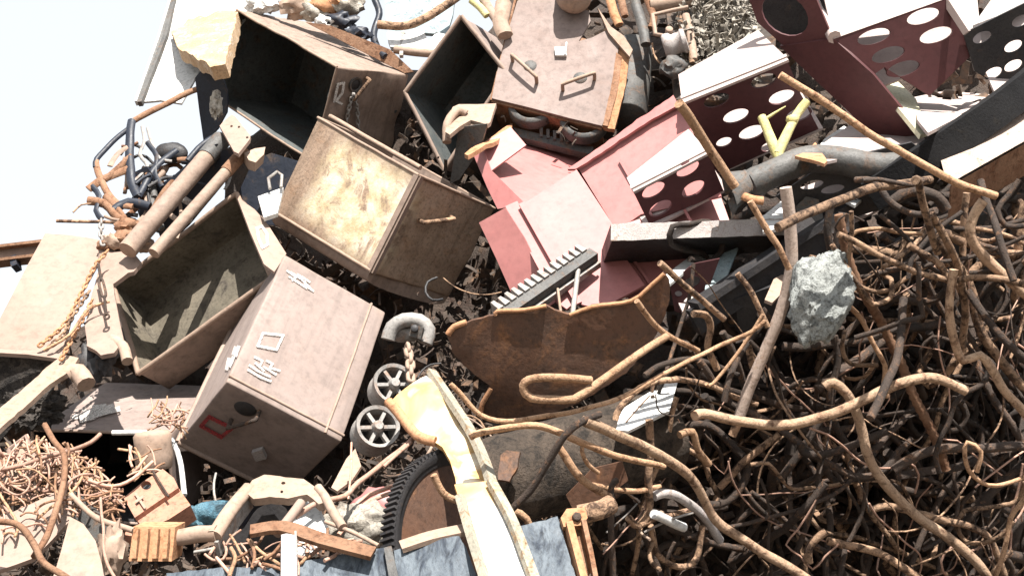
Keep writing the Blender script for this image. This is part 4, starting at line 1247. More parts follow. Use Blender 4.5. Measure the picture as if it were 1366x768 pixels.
part(t, 'stiffener', G().bar([Q(20, 345, .56), Q(22, 358, .56)], .03, .05, V((0, -1, 0))), 'navy')
solo('folded_sheet', G().plate([(134, 322), (150, 322), (168, 330), (188, 348), (178, 362), (150, 376), (154, 400), (164, 450), (152, 470), (136, 478), (116, 462), (114, 436), (128, 370)], PN(145, 400, -.06, (-.05, -.75, .65)), .02, warp=.035, cuts=2, wfreq=7), 'pink_tan', 'crumpled tan sheet between the cover box and the trough', 'sheet')
chain([(142, 336, -.10), (126, 356, -.10), (108, 392, -.09), (86, 432, -.09), (50, 463, -.09)], 11, 'long rusty chain draped down the edge of the cover box', 'rust_orange')
chain([(118, 390, -.12), (98, 420, -.11), (84, 446, -.1), (62, 464, -.1)], 11, 'shorter rusty chain draped over the cover box beside the long one', 'rod')
chain([(122, 402, -.13), (108, 430, -.12), (96, 452, -.12), (82, 478, -.12)], 11, 'rusty chain hanging past the lower lip of the cover box', 'rust_orange')
t = thing('turnbuckle', Q(142, 428, -.2), 'rusty turnbuckle hanging on the crumpled tan sheet', 'turnbuckle')
part(t, 'frame', G().tube([Q(134, 372, -.2), Q(132, 378, -.2), Q(136, 394, -.2), Q(140, 396, -.2), Q(141, 390, -.2), Q(137, 374, -.2), Q(134, 372, -.2)], .006, 6), 'rod_dark')
part(t, 'rod', G().tube([Q(131, 352, -.18), Q(135, 374, -.2)], .007, 6), 'rod_dark')
part(t, 'rod', G().tube([Q(139, 395, -.2), Q(142, 420, -.2)], .006, 6), 'rod_dark')
part(t, 'eye', G().lathe(Q(142, 422, -.2), V((.1, -1, .2)), [(.008, -.004), (.014, -.004), (.014, .004), (.008, .004), (.008, -.004)], 14), 'rod_dark')
solo('bowed_rod', G().tube([Q(58, 467, -.14), Q(92, 447, -.16), (Q(118, 412, -.17)), Q(146, 402, -.15)], .006, 6), 'rod_orange', 'thin bowed orange rod crossing the chains on the cover box', 'rod')
pl = PN(50, 520, -.14, (-.05, -.7, .71))
solo('angle_bar', G().plate([(-20, 562), (30, 520), (84, 470), (104, 476), (98, 490), (66, 512), (30, 545), (-20, 590)], pl, .02, warp=.012, rag=.8, cuts=1), 'tan', 'tan flat bar slanting down below the cover box', 'bar')
solo('dark_block', G().lump(Q(42, 545, .12), .10, 5, .45, 6, (1.2, .5, .8), 31, None, .35), 'jag', 'dark crumbly block under the tan flat bar', 'block')
solo('rolled_sheet', G().tube([Q(92, 500, -.14), Q(104, 496, -.15), Q(114, 512, -.14)], .035, 10, wob=.01), 'tan', 'small rolled tan sheet by the black plastic scraps', 'roll')
for k, (x, y, r) in enumerate(((120, 478, .05), (140, 466, .05), (132, 490, .045))):
    solo('plastic_scrap', G().lump(Q(x, y, -.03), r, 3, .6, 4, (1, .6, 1.2), 40 + k), 'black', 'black plastic scrap below the crumpled tan sheet', 'plastic', 'black plastic scraps')
solo('tan_elbow', G().tube([Q(150, 452, -.1), Q(164, 462, -.12), Q(170, 482, -.12)], .022, 10), 'tan', 'tan bent tube at the corner of the trough', 'tube')

# two diagonal tubes with end plate
t = thing('ram_tube', Q(172, 330, -.05), 'thicker of two brown tubes leaning up to the drilled end plate', 'tube', 'leaning tubes')
A, B = Q(170, 334, -.08), Q(296, 186, -.02)
part(t, 'barrel', G().tube([A, A.lerp(B, .82)], .042, 18), 'bin')
part(t, 'sleeve', G().tube([A.lerp(B, .82), B], .046, 18), 'grey_dark')
t = thing('ram_tube', Q(215, 330, -.08), 'thinner of two brown tubes leaning up to the drilled end plate', 'tube', 'leaning tubes')
A, B = Q(205, 338, -.10), Q(326, 202, -.06)
part(t, 'barrel', G().tube([A, A.lerp(B, .78)], .027, 14), 'bin')
part(t, 'sleeve', G().tube([A.lerp(B, .78), B], .031, 14), 'rust')
pl = PN(312, 180, -.16, (-.05, -.75, .65))
t = thing('end_plate', pl.hit(316, 204), 'drilled tan end plate on top of the two leaning tubes', 'plate')
ep = part(t, 'sheet', G().plate([(293, 168), (297, 163), (309, 153), (314, 156), (334, 181), (333, 186), (318, 205), (312, 202)], pl, .018), 'pink_tan')
for q in ((319, 170), (330, 184), (309, 169)):
    part(ep, 'bolt', G().cyl(pl.hit(*q) - pl.n * .002, pl.n, .006, .008, 6), 'rod_dark')
solo('clevis', G().plate([(326, 204), (340, 198), (354, 196), (352, 206), (341, 217), (332, 214)], PN(340, 206, -.1, (.2, -.75, .6)), .05, warp=.004), 'tan', 'tan clevis bracket beside the drilled end plate', 'bracket')
solo('blue_sheet', G().plate([(300, 296), (338, 214), (362, 204), (402, 216), (372, 300), (340, 300)], PN(350, 260, .25, (-.1, -.9, -.1)), .012), 'navy', 'blue grey sheet painted shade dark in the gap above the trough', 'sheet')  # near black blue, shade under the overhanging bin put into the colour
solo('white_offcut', G().plate([(344, 262), (378, 250), (370, 284), (352, 290)], PN(360, 270, -.06, (0, -.7, .7)), .02), 'white', 'small white offcut against the yellow painted bin', 'offcut')
solo('wire_bracket', G().tube([Q(360, 252, -.05), Q(358, 238, -.05), Q(370, 229, -.05), Q(376, 234, -.05), Q(375, 250, -.05)], .008, 6, smooth=False), 'grey', 'small square wire bracket above the white offcut', 'bracket')

# skyline: white door, foam block, dark frames
pl = PN(240, 80, .30, (-.1, -.85, .50))
t = thing('white_cladding', pl.hit(215, 140), 'white sheet metal panel with dark edge at the skyline', 'panel')
part(t, 'sheet', G().plate([(236, 0), (188, 136), (214, 134), (242, 138), (272, 86), (345, 6), (330, -30), (245, -30)], pl, .012, warp=.01, cuts=1), 'white')
part(t, 'edge_channel', G().bar([pl.hit(238, -20) + pl.n * .01, pl.hit(222, 52) + pl.n * .012, pl.hit(188, 141) + pl.n * .01], .022, .03, pl.n), 'grey_dark')
part(t, 'edge_channel', G().bar([pl.hit(230, 0) + pl.n * .012, pl.hit(213, 56) + pl.n * .014, pl.hit(183, 140) + pl.n * .01], .012, .03, pl.n), 'white')
pl = PN(265, 55, .05, (-.2, -.7, .68))
solo('foam_block', G().plate([(227, 42), (250, 27), (290, 16), (318, 14), (306, 60), (300, 84), (282, 88), (238, 64)], pl, .07, rag=1.4, warp=.015, cuts=2, wfreq=9), 'foam', 'crumbling orange foam block on the white panel', 'block')
solo('torn_sheet', G().plate([(258, 104), (272, 86), (292, 92), (302, 120), (302, 150), (290, 172), (272, 192), (264, 150)], PN(280, 130, .10, (-.3, -.85, -.4)), .012, warp=.03, cuts=1), 'navy', 'torn dark blue sheet hanging under the foam block', 'sheet')
solo('crumpled_foil', G().lump(Q(288, 140, -.02), .06, 3, .6, 6, (.5, .6, 1.1), 51), 'shred', 'crumpled grey foil at the corner of the open brown bin', 'foil')
def inside(x, y, P):
    c = False
    for (x0, y0), (x1, y1) in zip(P, P[1:] + P[:1]):
        if (y0 > y) != (y1 > y) and x < (x1 - x0) * (y - y0) / (y1 - y0) + x0:
            c = not c
    return c
def frame_piece(name, pts, wpx, mat, label, cat, flat=.6, off=.12, r=None, group=None):
    g = G().tube([Q(x, y, off) for x, y in pts], px2m(wpx, *pts[0], off) / 2, 8, .03, wob=.006, flat=flat)
    return solo(name, g, mat, label, cat, group)
sk = 'bent dark frame bars at the skyline'
frame_piece('frame_bar', [(272, 116), (240, 128), (208, 146), (176, 162)], 8, 'rust', 'twisted rusty strap running from the torn blue sheet', 'bar')
frame_piece('frame_bar', [(176, 160), (173, 195), (175, 238), (184, 262)], 12, 'navy', 'upright dark blue frame bar against the sky', 'bar')
frame_piece('frame_bar', [(174, 170), (150, 190), (129, 212), (127, 224)], 7, 'navy', 'thin dark bar bent towards the open sky', 'bar')
frame_piece('frame_bar', [(128, 214), (132, 234), (142, 256), (158, 272), (178, 276)], 9, 'rust', 'curved brown bar below the thin dark one', 'bar')
frame_piece('frame_bar', [(140, 240), (160, 224), (176, 208)], 9, 'rust', 'short brown bar against the sky', 'bar')
frame_piece('frame_bar', [(118, 252), (140, 238), (172, 226)], 11, 'rust', 'stubby brown flat bar pointing left into the sky', 'bar', .35)
frame_piece('frame_bar', [(190, 168), (192, 188), (186, 206), (196, 222), (182, 238), (172, 246)], 5, 'grey', 'curly grey strap hanging from the upright dark frame', 'strap')
frame_piece('frame_bar', [(196, 170), (204, 194), (214, 212), (230, 216)], 4, 'grey', 'thin grey cable over the black lobe', 'cable')
solo('black_lobe', G().lump(Q(229, 204, .2), .075, 3, .15, 2, (1.1, .5, .75), 3), 'black', 'rounded black casing between the dark frames', 'casing')
solo('blue_scrap', G().plate([(176, 232), (196, 222), (214, 246), (230, 236), (276, 196), (290, 192), (262, 228), (214, 288), (190, 300), (180, 270)], PN(215, 255, .18, (-.2, -.9, -.3)), .02, warp=.02, holes=[(194, 238, 7, 9, 30), (218, 262, 6, 4, -30)]), 'navy', 'dark blue frame plate with gaps behind the leaning tubes', 'frame')
solo('blue_scrap', G().plate([(205, 290), (250, 240), (300, 200), (322, 196), (300, 240), (252, 300), (220, 330)], PN(260, 260, .22, (-.2, -.85, -.4)), .02, warp=.02), 'navy', 'dark plate between the two leaning tubes', 'frame')
frame_piece('frame_bar', [(118, 268), (140, 272), (156, 290), (178, 300)], 12, 'rust', 'bent brown bar above the chain ring', 'bar')
frame_piece('thin_rod', [(76, 295), (120, 296), (172, 298)], 4.5, 'rod', 'thin rod sticking out level into the sky', 'rod', 1)
frame_piece('thin_rod', [(97, 284), (108, 274), (122, 272)], 2.5, 'rod', 'short wire tip sticking out above the thin rod', 'rod', 1)
chain([(135, 296, .0), (135, 312, .0), (137, 326, .0)], 13, 'two loose chain rings under the thin rod', 'grey')
for k, (x, y, r) in enumerate(((170, 302, .05), (150, 322, .045), (165, 318, .05), (188, 326, .05), (140, 326, .03))):
    solo('rust_lump', G().lump(Q(x, y, .02), r, 3, .5, 4, (1.1, .7, .8), 60 + k), 'tan' if k % 2 else 'rust', 'rusty lump at the foot of the leaning tubes', 'lump', 'rusty lumps by the tubes')

for pts, wp, m_, lb in (([(184, 262), (200, 232), (216, 214), (236, 200)], 10, 'navy', 'dark blue bar slanting up to the black casing'), ([(205, 280), (222, 252), (246, 226), (270, 205)], 9, 'rust', 'brown bar running beside the thicker leaning tube'),
                         ([(196, 190), (208, 208), (206, 232), (216, 250)], 7, 'navy', 'short dark bar hanging below the black casing'), ([(150, 282), (172, 270), (200, 276)], 13, 'navy', 'dark blue stub above the rusty lumps'),
                         ([(140, 262), (160, 284), (182, 312)], 9, 'rust', 'brown bar bent down to the rusty lumps'), ([(228, 288), (240, 300), (236, 318)], 7, 'tan', 'tan hook between the leaning tubes'),
                         ([(240, 262), (258, 276), (252, 296)], 9, 'grey', 'grey clip between the leaning tubes'), ([(300, 214), (306, 236), (300, 252)], 5, 'grey', 'thin grey strip between the leaning tubes'),
                         ([(250, 214), (264, 198), (288, 180)], 8, 'navy', 'dark bar behind the thicker leaning tube'), ([(122, 248), (132, 262), (128, 280), (136, 292)], 8, 'navy', 'dark hooked bar at the outer end of the frames')):
    frame_piece('frame_bar', pts, wp, m_, lb, 'bar')
random.seed(44)
KNOT = [(172, 165), (205, 190), (250, 212), (292, 185), (305, 215), (225, 320), (150, 318), (128, 285), (140, 225)]
k = 0
while k < 34:
    x, y = random.uniform(125, 305), random.uniform(165, 320)
    if not inside(x, y, KNOT):
        continue
    a, cv, pts = random.gauss(-.9, .8), random.gauss(0, .3), [(x, y)]
    for i in range(random.randint(2, 5)):
        a += cv + random.gauss(0, .3)
        x, y = x + math.cos(a) * 12, y + math.sin(a) * 12
        pts.append((x, y))
    if not all(inside(*p, KNOT) for p in pts):
        continue
    frame_piece('bent_scrap', pts, random.uniform(3, 10), random.choice(('navy', 'navy', 'black', 'rust', 'grey_dark', 'bin')), 'small bent dark scrap piece in the knot behind the leaning tubes', 'scrap', random.uniform(.3, 1), random.uniform(.1, .35), group='scrap knot behind the tubes')
    k += 1
# ------------------------------------------------------------------ top edge
pl = PN(555, 20, .5, (-.05, -.85, .5))
t = thing('teal_cabinet', pl.hit(555, 70), 'pitted pale teal panel with melted white edge at the top', 'panel')
part(t, 'sheet', G().plate([(512, -40), (612, -40), (604, 20), (596, 46), (560, 44), (518, 46), (514, 20)], pl, .02, warp=.006), 'teal')
part(t, 'divider', G().bar([pl.hit(538, 48) + pl.n * .02, pl.hit(536, 80) + pl.n * .02], .02, .02, pl.n), 'grey')
part(t, 'melted_edge', G().plate([(516, 42), (540, 46), (552, 40), (566, 44), (572, 58), (582, 44), (596, 46), (590, 68), (560, 66), (520, 62)], lift(pl, .03), .03, rag=1.2, warp=.02), 'white')
solo('pale_pipe', G().tube([Q(526, 66, .35), Q(556, 70, .35), Q(584, 72, .35)], .024, 12), 'tan', 'pale pipe under the pitted teal panel', 'pipe')
solo('bowed_pipe', G().tube([Q(505, 33, .28), Q(535, 35, .26), Q(560, 28, .25), Q(590, 10, .25), Q(625, -14, .3)], .024, 12, wob=.004), 'rod', 'bowed brown pipe in front of the pitted teal panel', 'pipe')
solo('rear_plate', G().plate([(408, 30), (440, 34), (520, 66), (552, 96), (540, 98), (470, 62)], PN(470, 56, .32, (-.1, -.9, -.2)), .015, warp=.01), 'rust', 'brown strip along the back of the open brown bin', 'strip')
for k, (x, y, r, m_, lb) in enumerate(((395, 10, .07, 'tan', 'tan crumpled lump on the top edge of the heap'), (418, 16, .06, 'shred', 'grey crumpled lump on the top edge of the heap'), (440, 6, .085, 'rust_orange', 'orange rusty lump on the top edge of the heap'),
                                      (462, 8, .07, 'shred', 'crushed silver lump on the top edge of the heap'), (436, 30, .05, 'white', 'small white lump behind the open brown bin'), (475, 46, .055, 'navy', 'dark blue lump behind the open brown bin'), (455, 28, .06, 'navy', 'dark blue crushed lump below the silver one'), (352, 6, .07, 'white', 'white lump beside the foam block'))):
    solo('crushed_lump', G().lump(Q(x, y, .35), r, 3, .55, 4, (1.3, .7, .8), 70 + k, None, .1), m_, lb, 'lump')
solo('dark_bracket', G().tube([Q(500, 0, .4), Q(506, 20, .4), Q(498, 44, .4), Q(505, 66, .38), Q(515, 76, .36)], .02, 8, wob=.01), 'navy', 'dark bracket standing beside the gap of sky', 'bracket')
for k, (pts, wp, m_, lb) in enumerate((([(640, -10), (652, 12), (668, 38)], 12, 'tan', 'tan bar left of the handled box top'), ([(628, 0), (640, 10), (650, 22)], 10, 'branch', 'yellowish bar left of the handled box top'), ([(672, 4), (668, 30), (674, 48)], 22, 'tan', 'tan block end beside the handled box'),
                                         ([(812, -8), (820, 20), (826, 34)], 12, 'rust_orange', 'orange flat bar above the handled box corner'), ([(826, -8), (834, 22)], 10, 'rust', 'rust flat bar above the handled box corner'), ([(845, -8), (858, 40), (862, 60)], 14, 'grey_dark', 'dark post right of the handled box'),
                                         ([(862, -6), (872, 24), (868, 38)], 10, 'rust', 'brown post right of the handled box'), ([(868, 8), (896, 4), (925, -2)], 20, 'tan', 'tan plank end at the top edge'),
                                         ([(915, 20), (922, 48), (926, 80)], 10, 'tan', 'tan strip beside the valve body'), ([(906, 22), (912, 50), (924, 84)], 7, 'rod', 'thin strip against the valve body'))):
    g = G().tube([Q(x, y, .12) for x, y in pts], px2m(wp, *pts[0], .1) / 2, 8, wob=.004, flat=.7)
    solo('bar_end', g, m_, lb, 'bar')
t = thing('valve', Q(900, 85, .05), 'grey valve body with square wire yoke beside the shredded scrap', 'valve')
part(t, 'body', G().lathe(Q(886, 64, .05), V((.9, -.3, .2)), [(.0001, 0), (.06, 0), (.068, .01), (.07, .04), (.055, .055), (.055, .09), (.066, .10), (.06, .12), (.0001, .12)], 24), 'bar_grey')
part(t, 'yoke', G().tube([Q(884, 48, .02), Q(874, 46, .02), Q(871, 20, .02), Q(898, 14, .02), Q(918, 10, .02)], .012, 8, smooth=False), 'tan')
part(t, 'bolt', G().cyl(Q(892, 44, -.02), V((0, -1, .3)), .02, .03, 10), 'tan')
part(t, 'foot', G().lump(Q(898, 90, .05), .07, 3, .4, 4, (1, .7, .8), 81), 'grey_dark')
# shredded silver scrap
random.seed(21)
g = G()
def shard(g, p, s):
    a = V([random.gauss(0, 1) for _ in range(3)]).normalized()
    b = a.cross(V([random.gauss(0, 1) for _ in range(3)])).normalized()
    n = a.cross(b)
    l, wd = s * random.uniform(.6, 1.8), s * random.uniform(.15, .5)
    k = random.uniform(-.8, .8)
    vs = []
    m = 4
    for i in range(m + 1):
        t = i / m - .5
        c = p + a * (l * t) + n * (k * l * (t * t))
        vs += [c - b * wd / 2, c + b * wd / 2]
    fs = [(i * 2, i * 2 + 1, i * 2 + 3, i * 2 + 2) for i in range(m)]
    nn = len(vs)
    e = n * .003
    g.add(vs + [v + e for v in vs], fs + [tuple(i + nn for i in f[::-1]) for f in fs] + [(i * 2, i * 2 + 2, i * 2 + 2 + nn, i * 2 + nn) for i in range(m)] + [(i * 2 + 3, i * 2 + 1, i * 2 + 1 + nn, i * 2 + 3 + nn) for i in range(m)] + [(1, 0, nn, nn + 1), (2 * m, 2 * m + 1, 2 * m + 1 + nn, 2 * m + nn)])
for k in range(1500):
    px, py = random.uniform(905, 1010), random.uniform(-40, 110)
    shard(g, Q(px, py, random.uniform(.1, .35)), .05)
stuff('shredded_scrap', g, 'shred', 'shredded silver grey scrap packed behind the maroon beams', 'scrap')
g = G()
g.plate([(880, -60), (1040, -60), (1030, 130), (900, 130)], PN(950, 40, .42, (0, -.8, .5)), .03, warp=.05, cuts=2)
stuff('packed_scrap', g, 'frag', 'packed brown scrap behind the silver shreds', 'scrap')

POLY = [(905, 330), (960, 420), (900, 470), (840, 560), (790, 690), (800, 800), (1420, 800), (1420, 250), (1300, 235), (1200, 275), (1120, 300), (1060, 420), (980, 400)]

# ------------------------------------------------------------------ loose fragments filling the gaps of the mound
random.seed(5)
def in_bin(p):
    for inv, L in BINS:
        q = inv @ p
        if all(-.12 < q[i] < L[i] + .12 for i in range(3)):
            return True
    return False
g = G()
cnt = 0
while cnt < 2200:
    px, py = random.uniform(-150, 1500), random.uniform(-60, 900)
    if py < skyline(px) + 45:
        continue
    p = Q(px, py, random.uniform(.55, 1.1))
    if in_bin(p) or inside(px, py, POLY):
        continue
    shard(g, p, random.uniform(.06, .17))
    cnt += 1
stuff('scrap_fragments', g, 'frag', 'dark loose scrap fragments filling the gaps of the heap', 'scrap')

CLEAR = [[(180, 490), (330, 405), (330, 470), (200, 520)], [(30, 568), (150, 500), (310, 495), (270, 592)], [(315, 10), (455, 85), (560, 100), (530, 210), (420, 220), (285, 135)], [(145, 375), (316, 258), (390, 340), (310, 425), (184, 505)], [(25, 560), (260, 570), (260, 690), (60, 690)],
         [(680, -30), (850, -30), (850, 80), (815, 180), (650, 135)], [(610, 25), (680, 95), (600, 235), (535, 125)], [(615, 160), (690, 160), (800, 205), (910, 125), (970, 310), (890, 420), (690, 420), (630, 300)],
         [(590, 430), (900, 360), (900, 420), (840, 510), (660, 570)], [(230, 500), (470, 590), (400, 680), (230, 600)]]
def blocked(px, py):
    return any(inside(px, py, c) for c in CLEAR)
g, g2 = G(), G()
cnt = 0
while cnt < 2600:
    px, py = random.uniform(-60, 790), random.uniform(20, 800)
    if py < skyline(px) + 30:
        continue
    p = Q(px, py, random.uniform(.2, .65))
    if in_bin(p) or blocked(px, py):
        continue
    shard(g if cnt % 3 else g2, p, random.uniform(.015, .055))
    cnt += 1
stuff('fine_litter', g, 'frag', 'small dark scrap bits littered in the gaps between the bins', 'scrap')
stuff('fine_litter', g2, 'rod_dark', 'small brown scrap bits littered in the gaps between the bins', 'scrap')
for k in range(44):
    while True:
        px, py = random.uniform(40, 900), random.uniform(60, 760)
        p = Q(px, py, .2)
        if py > skyline(px) + 30 and not in_bin(p) and not blocked(px, py):
            break
    a, pts = random.uniform(0, 6.3), [(px, py)]
    cv = random.gauss(0, .4)
    for i in range(random.randint(3, 6)):
        a += cv
        px, py = px + math.cos(a) * 14, py + math.sin(a) * 14
        pts.append((px, py))
    o = random.uniform(.08, .3)
    ps = [Q(x, y, o + random.gauss(0, .01)) for x, y in pts]
    if any(in_bin(q) for q in ps) or any(blocked(*q) for q in pts):
        continue
    solo('loose_cable', G().tube(ps, random.uniform(.003, .008), 6, .02), random.choice(('rod', 'rod_dark', 'grey', 'tan', 'black')), 'loose cable end poking out of a gap between the bins', 'cable', 'loose cables in the gaps')

# ------------------------------------------------------------------ rods
def DR(px, py):                      # the rod tangle stands steeper than the rest
    return 4.50 - .30 * (768 - py) / 500 - .48 * min(1, max(0, (960 - px) / 190))
def rod(pts, wpx, off, mat, label, group=None, n=8, rib=None, wob=.006, name='steel_rod'):
    ps = [W(x, y, DR(x, y) + off) for x, y in pts]
    r = wpx * (DR(*pts[0]) + off) / F / 2
    g = G().tube(ps, r, n, .022 if not rib else .014, wob=wob, rib=rib)
    return solo(name, g, mat, label, 'rod', group)
GR = 'bent steel rods of the tangle'
GL = 'bent rusty steel rod lying in the dark rod tangle'
rods = [
 ([(928, 555), (942, 552), (985, 562), (1045, 566), (1110, 552), (1180, 520), (1215, 508), (1250, 505), (1288, 520)], 14, -0.58, 'rod_pale', 'long thick rod lying crosswise on top of the tangle'),
 ([(1100, 516), (1112, 510), (1130, 525), (1145, 560), (1160, 610), (1185, 650), (1220, 685), (1270, 720), (1310, 760), (1335, 800)], 14, -0.52, 'rod_pale', 'hook ended pale rod crossing under the long crosswise rod'),
 ([(1400, 596), (1320, 596), (1260, 598), (1225, 608), (1192, 626)], 13, -.30, 'rod_dark', None),
 ([(1400, 620), (1330, 648), (1298, 635), (1287, 610), (1290, 590), (1308, 602), (1303, 630)], 6, -.44, 'rod_orange', 'thin rod bent into a small loop on the tangle'),
 ([(1048, 250), (1056, 330), (1052, 380), (1040, 420), (1020, 470), (1000, 520), (984, 560)], 17, -.30, 'plank', 'pale two tone pipe reaching down beside the slag lump'),
 ([(1118, 285), (1130, 340), (1150, 390), (1175, 430), (1200, 480), (1215, 520), (1250, 590), (1262, 625)], 12, -.24, 'rust', 'ribbed brown reinforcing bar right of the slag lump'),
 ([(1132, 408), (1150, 425), (1165, 455), (1180, 487), (1178, 510), (1184, 530)], 7, -.34, 'rod_orange', None),
 ([(1127, 440), (1123, 465), (1135, 485), (1172, 487)], 6, -.30, 'rod', None),
 ([(780, 560), (830, 583), (864, 597), (906, 623), (927, 646), (953, 690), (994, 722), (1072, 768), (1110, 795)], 15, -0.60, 'rod_pale', 'long bent grey brown rod running down to the bottom of the tangle'),
 ([(872, 662), (885, 658), (910, 665), (940, 690), (960, 720)], 13, -.36, 'bar_grey', None),
 ([(872, 686), (890, 694), (912, 703)], 13, -.42, 'white', 'short white painted rod end above the black gap'),
 ([(866, 560), (868, 600), (864, 640), (866, 680), (850, 702), (838, 690)], 11, -.34, 'rod', None),
 ([(822, 640), (815, 650), (815, 700), (818, 790)], 9, -.40, 'rod_dark', None),
 ([(744, 596), (775, 636), (812, 662)], 11, -.42, 'rod_orange', None),
 ([(788, 507), (750, 505), (713, 505), (699, 510), (697, 520), (708, 531), (735, 533), (761, 533), (775, 527), (836, 483), (890, 448)], 11, -.52, 'rod_orange', 'orange rod bent back into a U in front of the rust plate'),
 ([(626, 583), (643, 576), (702, 568), (740, 575), (773, 588), (800, 600), (840, 612), (885, 622)], 9.5, -.48, 'rod_orange', 'orange rod curving from the bent girder into the tangle'),
 ([(600, 512), (611, 523), (640, 553), (676, 562), (724, 556), (773, 547), (830, 530), (904, 489), (956, 463), (1003, 442), (1022, 428)], 7, -.50, 'rod_orange', 'long thin orange rod from the bent girder up to the slag lump'),
 ([(800, 552), (776, 563), (753, 581), (734, 613), (708, 655), (682, 681), (663, 713), (652, 775), (652, 800)], 10, -.60, 'rod_dark', 'dark bowed rod hanging in front of the white girder web'),
 ([(578, 634), (592, 659), (611, 668), (643, 673), (682, 680), (702, 691), (714, 726), (743, 770), (755, 795)], 10, -.56, 'rod_orange', 'orange bent rod crossing the white girder web'),
 ([(1040, 100), (1086, 128), (1157, 177), (1198, 200), (1250, 230), (1285, 248), (1330, 262)], 11, -.55, 'rod_orange', 'long straight orange rod below the big maroon beam'),
 ([(905, 138), (922, 160), (950, 205), (980, 248)], 14, -.30, 'rod_orange', 'thick orange rod leaning on the maroon beams'),
 ([(1000, 268), (1022, 306), (1040, 330), (1054, 358)], 9, -.60, 'rod_orange', 'short orange rod in front of the flat bar'),
 ([(1284, 322), (1262, 312), (1250, 316), (1271, 346), (1292, 382), (1305, 420)], 14, -.30, 'rod', None),
 ([(1253, 314), (1284, 322), (1330, 336), (1400, 345)], 13, -.22, 'rod', None),
 ([(1312, 268), (1300, 285), (1295, 312), (1315, 343), (1365, 390), (1400, 420)], 14, -0.54, 'rod_pale', 'thick rod arching down at the upper right of the tangle'),
 ([(1290, 258), (1286, 300), (1284, 345)], 10, -.30, 'rod', None),
 ([(1272, 360), (1266, 419), (1274, 458), (1284, 481), (1308, 474), (1323, 492), (1339, 520), (1366, 549), (1400, 590)], 12, -0.50, 'rod_pale', 'wavy rod with a kink at the right of the tangle'),
 ([(1290, 370), (1310, 445), (1334, 479), (1366, 518), (1400, 550)], 13, -.30, 'rod', None),
 ([(1167, 405), (1193, 397), (1224, 402), (1250, 398), (1268, 380)], 10, -.14, 'rod_dark', None),
 ([(1068, 590), (1072, 602), (1090, 607), (1107, 604), (1141, 591), (1183, 573)], 11, -.30, 'rod_dark', None),
 ([(1163, 680), (1183, 675), (1209, 680), (1250, 692), (1297, 703), (1323, 724), (1348, 790)], 10, -.30, 'rod', None),
 ([(1104, 722), (1170, 737), (1224, 770), (1250, 795)], 11, -.32, 'rod', None),
 ([(1102, 708), (1088, 718), (1078, 732), (1078, 750)], 11, -.36, 'rod', None),
 ([(1094, 610), (1086, 672), (1058, 748)], 8, -.2, 'rod_dark', None),
 ([(1400, 590), (1340, 640), (1302, 680), (1280, 700)], 12, -.18, 'rod_dark', None),
 ([(1380, 640), (1366, 667), (1349, 690), (1340, 730), (1325, 775)], 7, -.42, 'rod_orange', None),
 ([(1134, 318), (1144, 308), (1172, 305), (1198, 311), (1230, 312)], 5.5, -.36, 'rod_orange', 'short thin orange rod over the dark girder'),
 ([(880, 352), (908, 376), (934, 399), (966, 426)], 9, -.34, 'rod', None),
 ([(985, 365), (1000, 385), (1012, 410), (1024, 434)], 8, -.30, 'rod', None),
 ([(925, 419), (940, 420), (947, 432), (948, 445), (945, 463), (956, 492)], 10, -.30, 'rod', None),
 ([(996, 452), (1000, 465), (1005, 490)], 10, -.2, 'rod', None),
 ([(942, 511), (950, 512), (988, 466), (1018, 420)], 5, -.34, 'rod_orange', None),
 ([(900, 505), (943, 513), (982, 530), (1010, 540)], 8, -.3, 'rod', None),
 ([(848, 402), (862, 420), (880, 440), (905, 455), (932, 468)], 8, -.36, 'rod_orange', None),
 ([(820, 560), (826, 545), (850, 520), (880, 508), (905, 505)], 9, -.40, 'rod', None),
 ([(790, 596), (780, 588), (776, 600), (785, 618), (798, 630)], 6, -.48, 'rod_orange', None),
 ([(905, 580), (922, 575), (930, 600), (946, 620)], 10, -.34, 'rod_orange', None),
 ([(780, 645), (810, 650), (850, 655), (880, 650)], 8, -.34, 'rod_orange', None),
 ([(868, 700), (878, 740), (905, 756), (930, 745), (938, 700)], 9, -.36, 'rod', None),
 ([(1040, 640), (1070, 600), (1095, 560)], 11, -.2, 'rod_dark', None),
 ([(960, 650), (1000, 610), (1040, 580)], 10, -.26, 'rod', None),
 ([(985, 560), (976, 580)], 12, -.3, 'rod', None),
 ([(860, 500), (885, 485), (930, 480), (985, 500)], 8, -.2, 'rod_dark', None),
 ([(1125, 285), (1118, 330), (1112, 380), (1122, 430)], 14, -.12, 'rod_dark', None),
 ([(1108, 270), (1104, 310), (1112, 350)], 11, -.16, 'rod_dark', None),
 ([(1170, 365), (1210, 355), (1245, 330), (1262, 318)], 8, -.22, 'rod_dark', None),
 ([(1146, 370), (1180, 365), (1220, 345)], 6, -.18, 'rod_dark', None),
 ([(1190, 270), (1215, 255), (1250, 262), (1262, 280)], 16, -.2, 'rod_dark', None),
]
random.seed(99)
for pts, wp, off, mt, lb in rods:
    gl = {'rod': 'tan rusty', 'rod_dark': 'blackish', 'rod_orange': 'orange rusty', 'bar_grey': 'grey'}.get(mt, '') + (' thick' if wp > 10.5 else ' thin' if wp < 7.5 else '') + ' rod curving through the front of the tangle'
    rod(pts, wp, off, mt, lb or gl, None if lb else gl[:-len(' curving through the front of the tangle')] + 's at the front', rib=1.22 if lb and 'ribbed' in lb else None)
